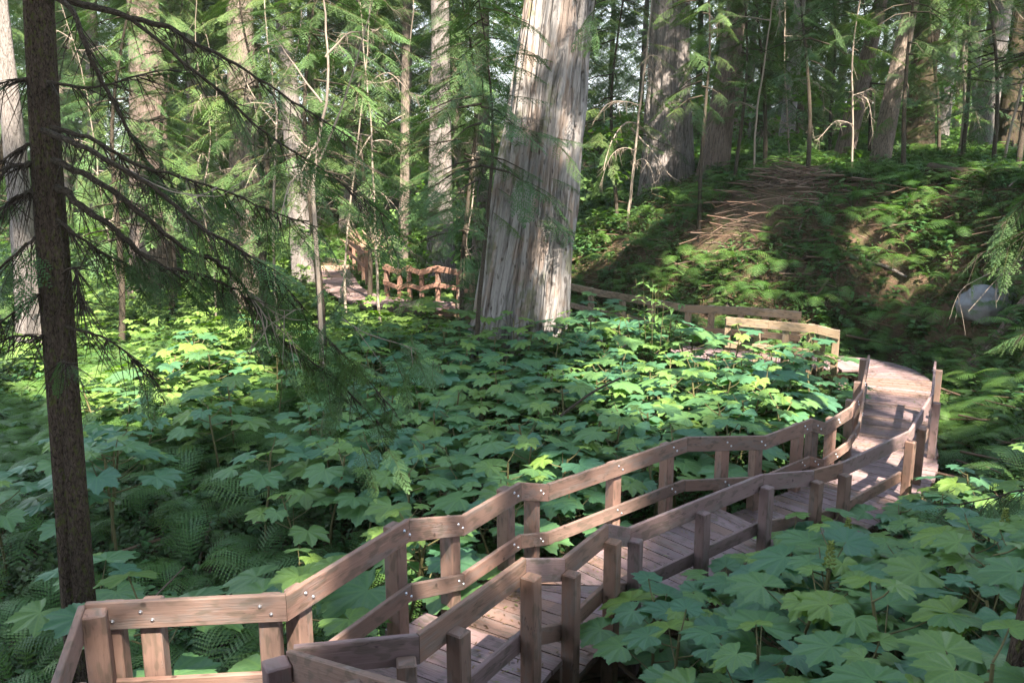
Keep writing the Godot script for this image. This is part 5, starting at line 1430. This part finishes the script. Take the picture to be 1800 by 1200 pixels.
# ---------------------------------------------------------------- logs, sticks, rock
func make_debris() -> void:
	rng.seed = 81
	# brush pile of reddish sticks on top of the bank
	var c0 := Vector3(6.9, 0, -23.3)
	var pile := thing("brush_pile", "pile of reddish brown dead sticks on top of the bank", "brush pile", Vector3(c0.x, ground(c0.x, c0.z), c0.z))
	for k in 280:
		var x := c0.x + rng.randfn(0.3, 1.25); var z := c0.z + rng.randfn(0.0, 1.0)
		var y := ground(x, z) + rr(0.05, 0.75) * exp(-Vector2(x - c0.x, z - c0.z).length_squared() / 3.0)
		var az := rr(-1.4, 1.4) + (PI if rng.randf() < 0.5 else 0.0)
		var d := Vector3(cos(az), rr(-0.25, 0.25), sin(az)) * rr(0.6, 1.8)
		var mb := MB.new()
		var m := Vector3(x, y, z) - pile.position
		tube(mb, [m - d * 0.5, m + Vector3(rr(-0.06, 0.06), rr(-0.02, 0.09), rr(-0.06, 0.06)), m + d * 0.5], [rr(0.010, 0.024), 0.012, 0.005], 4)
		part("stick", mb.mesh(), pile, M.dead_red[rng.randi() % 3])
	# fallen trunks and branches on the bank and the floor
	for q in [
		["short bare log leaning down the bank above the far bend", [Vector3(5.74, 2.16, -20.56), Vector3(5.79, 1.75, -20.07), Vector3(5.88, 1.26, -19.35)], 0.17, M.cedar_red],
		["dark curved fallen branch across the bank", [Vector3(6.38, 1.74, -21.39), Vector3(7.06, 2.09, -21.57), Vector3(7.81, 2.18, -21.69)], 0.06, M.hemlock],
		["thin pale fallen stick on the bank right of the curved branch", [Vector3(7.49, 1.91, -20.92), Vector3(7.99, 2.24, -21.19)], 0.04, M.dead_red[1]],
		["dark rotten log at the right edge of the bank", [Vector3(10.71, 4.23, -22.43), Vector3(11.47, 3.61, -21.79), Vector3(12.18, 3.28, -21.21)], 0.22, M.hemlock],
		["reddish decayed log beside the bank soil at right", [Vector3(8.40, 1.23, -17.71), Vector3(9.36, 1.70, -17.81), Vector3(10.32, 2.05, -17.88), Vector3(11.52, 2.52, -17.98)], 0.17, M.cedar_red],
		["long dark root running down the bank left of the leaning log", [Vector3(5.44, 2.12, -23.01), Vector3(5.50, 1.65, -21.89), Vector3(5.46, 1.23, -20.77)], 0.05, M.cedar_red],
		["crooked brown root on the bare bank soil", [Vector3(6.83, 1.98, -20.42), Vector3(7.20, 1.71, -19.85), Vector3(7.21, 1.46, -19.29), Vector3(7.55, 1.38, -18.97)], 0.05, M.cedar_red],
		["weathered stick lying along the bank above the bare soil", [Vector3(8.60, 2.83, -21.63), Vector3(9.24, 2.53, -21.05), Vector3(9.61, 2.50, -20.64)], 0.045, M.pale],
		["broken grey branch low on the bank before the boulder", [Vector3(8.65, 2.06, -18.70), Vector3(9.08, 1.87, -18.25), Vector3(9.46, 2.02, -18.08)], 0.05, M.pale],
		["pale fallen pole lying across the far left floor", [Vector3(-8.39, 1.27, -37.14), Vector3(-7.40, 1.20, -37.12), Vector3(-6.50, 1.10, -37.62)], 0.16, M.old_wood],
		["mossy brown log among the plants at left behind the hemlock", [Vector3(-7.45, 1.03, -12.55), Vector3(-7.15, 1.05, -12.56), Vector3(-6.09, 0.81, -12.10)], 0.09, M.hemlock],
		["short broken log lying in the sunlit floor at left", [Vector3(-7.40, 1.17, -17.08), Vector3(-7.22, 1.19, -17.29), Vector3(-6.98, 1.12, -17.48)], 0.10, M.old_wood],
		["dark dead branch arching through the lobed bed", [Vector3(0.66, 1.10, -11.14), Vector3(1.10, 1.35, -11.39), Vector3(1.52, 1.50, -11.63)], 0.02, M.limb]]:
		var o := thing("fallen_branch", q[0], "fallen wood", q[1][0])
		var loc := []
		for p in q[1]:
			var e: Vector3 = p
			if q[2] > 0.03: e.y = ground(p.x, p.z) + q[2] * 1.1      # lying on the litter
			loc.append(e - o.position)
		var mb := MB.new()
		var c := curve(loc, 6)
		var rad := []
		for k in c.size(): rad.append(q[2] * lerpf(1.0, 0.75, float(k) / (c.size() - 1)))
		tube(mb, c, rad, 12, 0.3)
		var cap: Vector3 = c[0]
		for e in [0, c.size() - 1]:
			var fr := frame_of(c[1] - c[0])
			var fan := []; var uvs := []
			for s in 12:
				var a := TAU * s / 12
				fan.append(c[e] + (fr[0] * cos(a) + fr[1] * sin(a)) * rad[e] * 0.98); uvs.append(Vector2(cos(a), sin(a)) * 0.1)
			mb.face(fan, uvs, c[0] - c[1] if e == 0 else c[1] - c[0])
		part("log", mb.mesh(), o, q[3])
	# boulder on the bank
	var rk := MB.new()
	var N := 24
	for j in N + 1:
		for k in N * 2 + 1:
			var th := PI * j / N; var ph := TAU * (k % (N * 2)) / (N * 2)
			var d := Vector3(sin(th) * cos(ph), cos(th), sin(th) * sin(ph))
			var r := 0.58 * (1.0 + 0.28 * noise.get_noise_3d(d.x * 9, d.y * 9, d.z * 9) + 0.08 * noise.get_noise_3d(d.x * 40, d.y * 40, d.z * 40))
			rk.p(Vector3(d.x * 1.15, d.y * 0.72, d.z * 0.9) * r, d, Vector2(k, j))
	for j in N:
		for k in N * 2:
			var a := j * (N * 2 + 1) + k
			var b := a + N * 2 + 1
			rk.tri(a, a + 1, b); rk.tri(a + 1, b + 1, b)
	rk.smooth()
	var at := Vector3(10.65, 1.86, -18.76)
	at.y = ground(at.x, at.z) + 0.25
	var boulder := part("boulder", rk.mesh(), self, M.rock)
	boulder.position = at
	tag(boulder, "grey rounded boulder on the bank behind pale twigs at right", "rock")
	# upturned root mass lit by the sun in the distance
	var rc := Vector3(-6.33, 1.75, -38.27)
	rc.y = ground(rc.x, rc.z)
	var root := thing("upturned_root", "pale splintered root mass lit by sun beside the distant boardwalk", "stump", rc)
	for k in 60:
		var a := rr(0, TAU); var l := rr(0.4, 1.5)
		var d := Vector3(cos(a) * 1.2, absf(sin(a)) * 1.0 + 0.15, rr(-0.35, 0.5)).normalized()
		var mb := MB.new()
		var o := Vector3(rr(-0.4, 0.5), rr(0.3, 0.9), rr(-0.3, 0.3))
		tube(mb, [o, o + d * l * 0.5 + Vector3(rr(-0.15, 0.15), rr(-0.1, 0.1), rr(-0.15, 0.15)), o + d * l], [rr(0.08, 0.16), rr(0.05, 0.11), 0.02], 5)
		part("root", mb.mesh(), root, M.old_wood)
	# litter of twigs on the floor, too many to count
	var tw := MB.new()
	tube(tw, [Vector3(-0.5, 0, 0), Vector3(-0.1, 0.02, 0.05), Vector3(0.5, 0, 0)], [0.012, 0.010, 0.004], 4)
	var xf := []; var cols := []
	for k in 9000:
		var Z := 3.5 + 34.0 * rng.randf()
		var x := rr(-0.66, 0.66) * Z; var z := -Z
		var s := side_of_path(x, z)
		if absf(s) < 0.8 or not is_free(x, z, 0.8): continue
		if s < 1.0 and rng.randf() < 0.6: continue
		xf.append(Transform3D(Basis.from_euler(Vector3(0, rr(0, TAU), rr(-0.25, 0.35))).scaled(Vector3.ONE * rr(0.4, 1.4) * (1.0 if rng.randf() < 0.8 else 1.8)), Vector3(x, ground(x, z) + rr(0.0, 0.08), z)))
		var w := rr(0.5, 1.2)
		cols.append(Color(0.22 * w, 0.14 * w, 0.095 * w))
	var litter := scatter("twig_litter", tw.mesh(), xf, cols, self, M.leaf)
	tag(litter, "brown twigs littering the forest floor and the bank", "litter", "", "stuff")
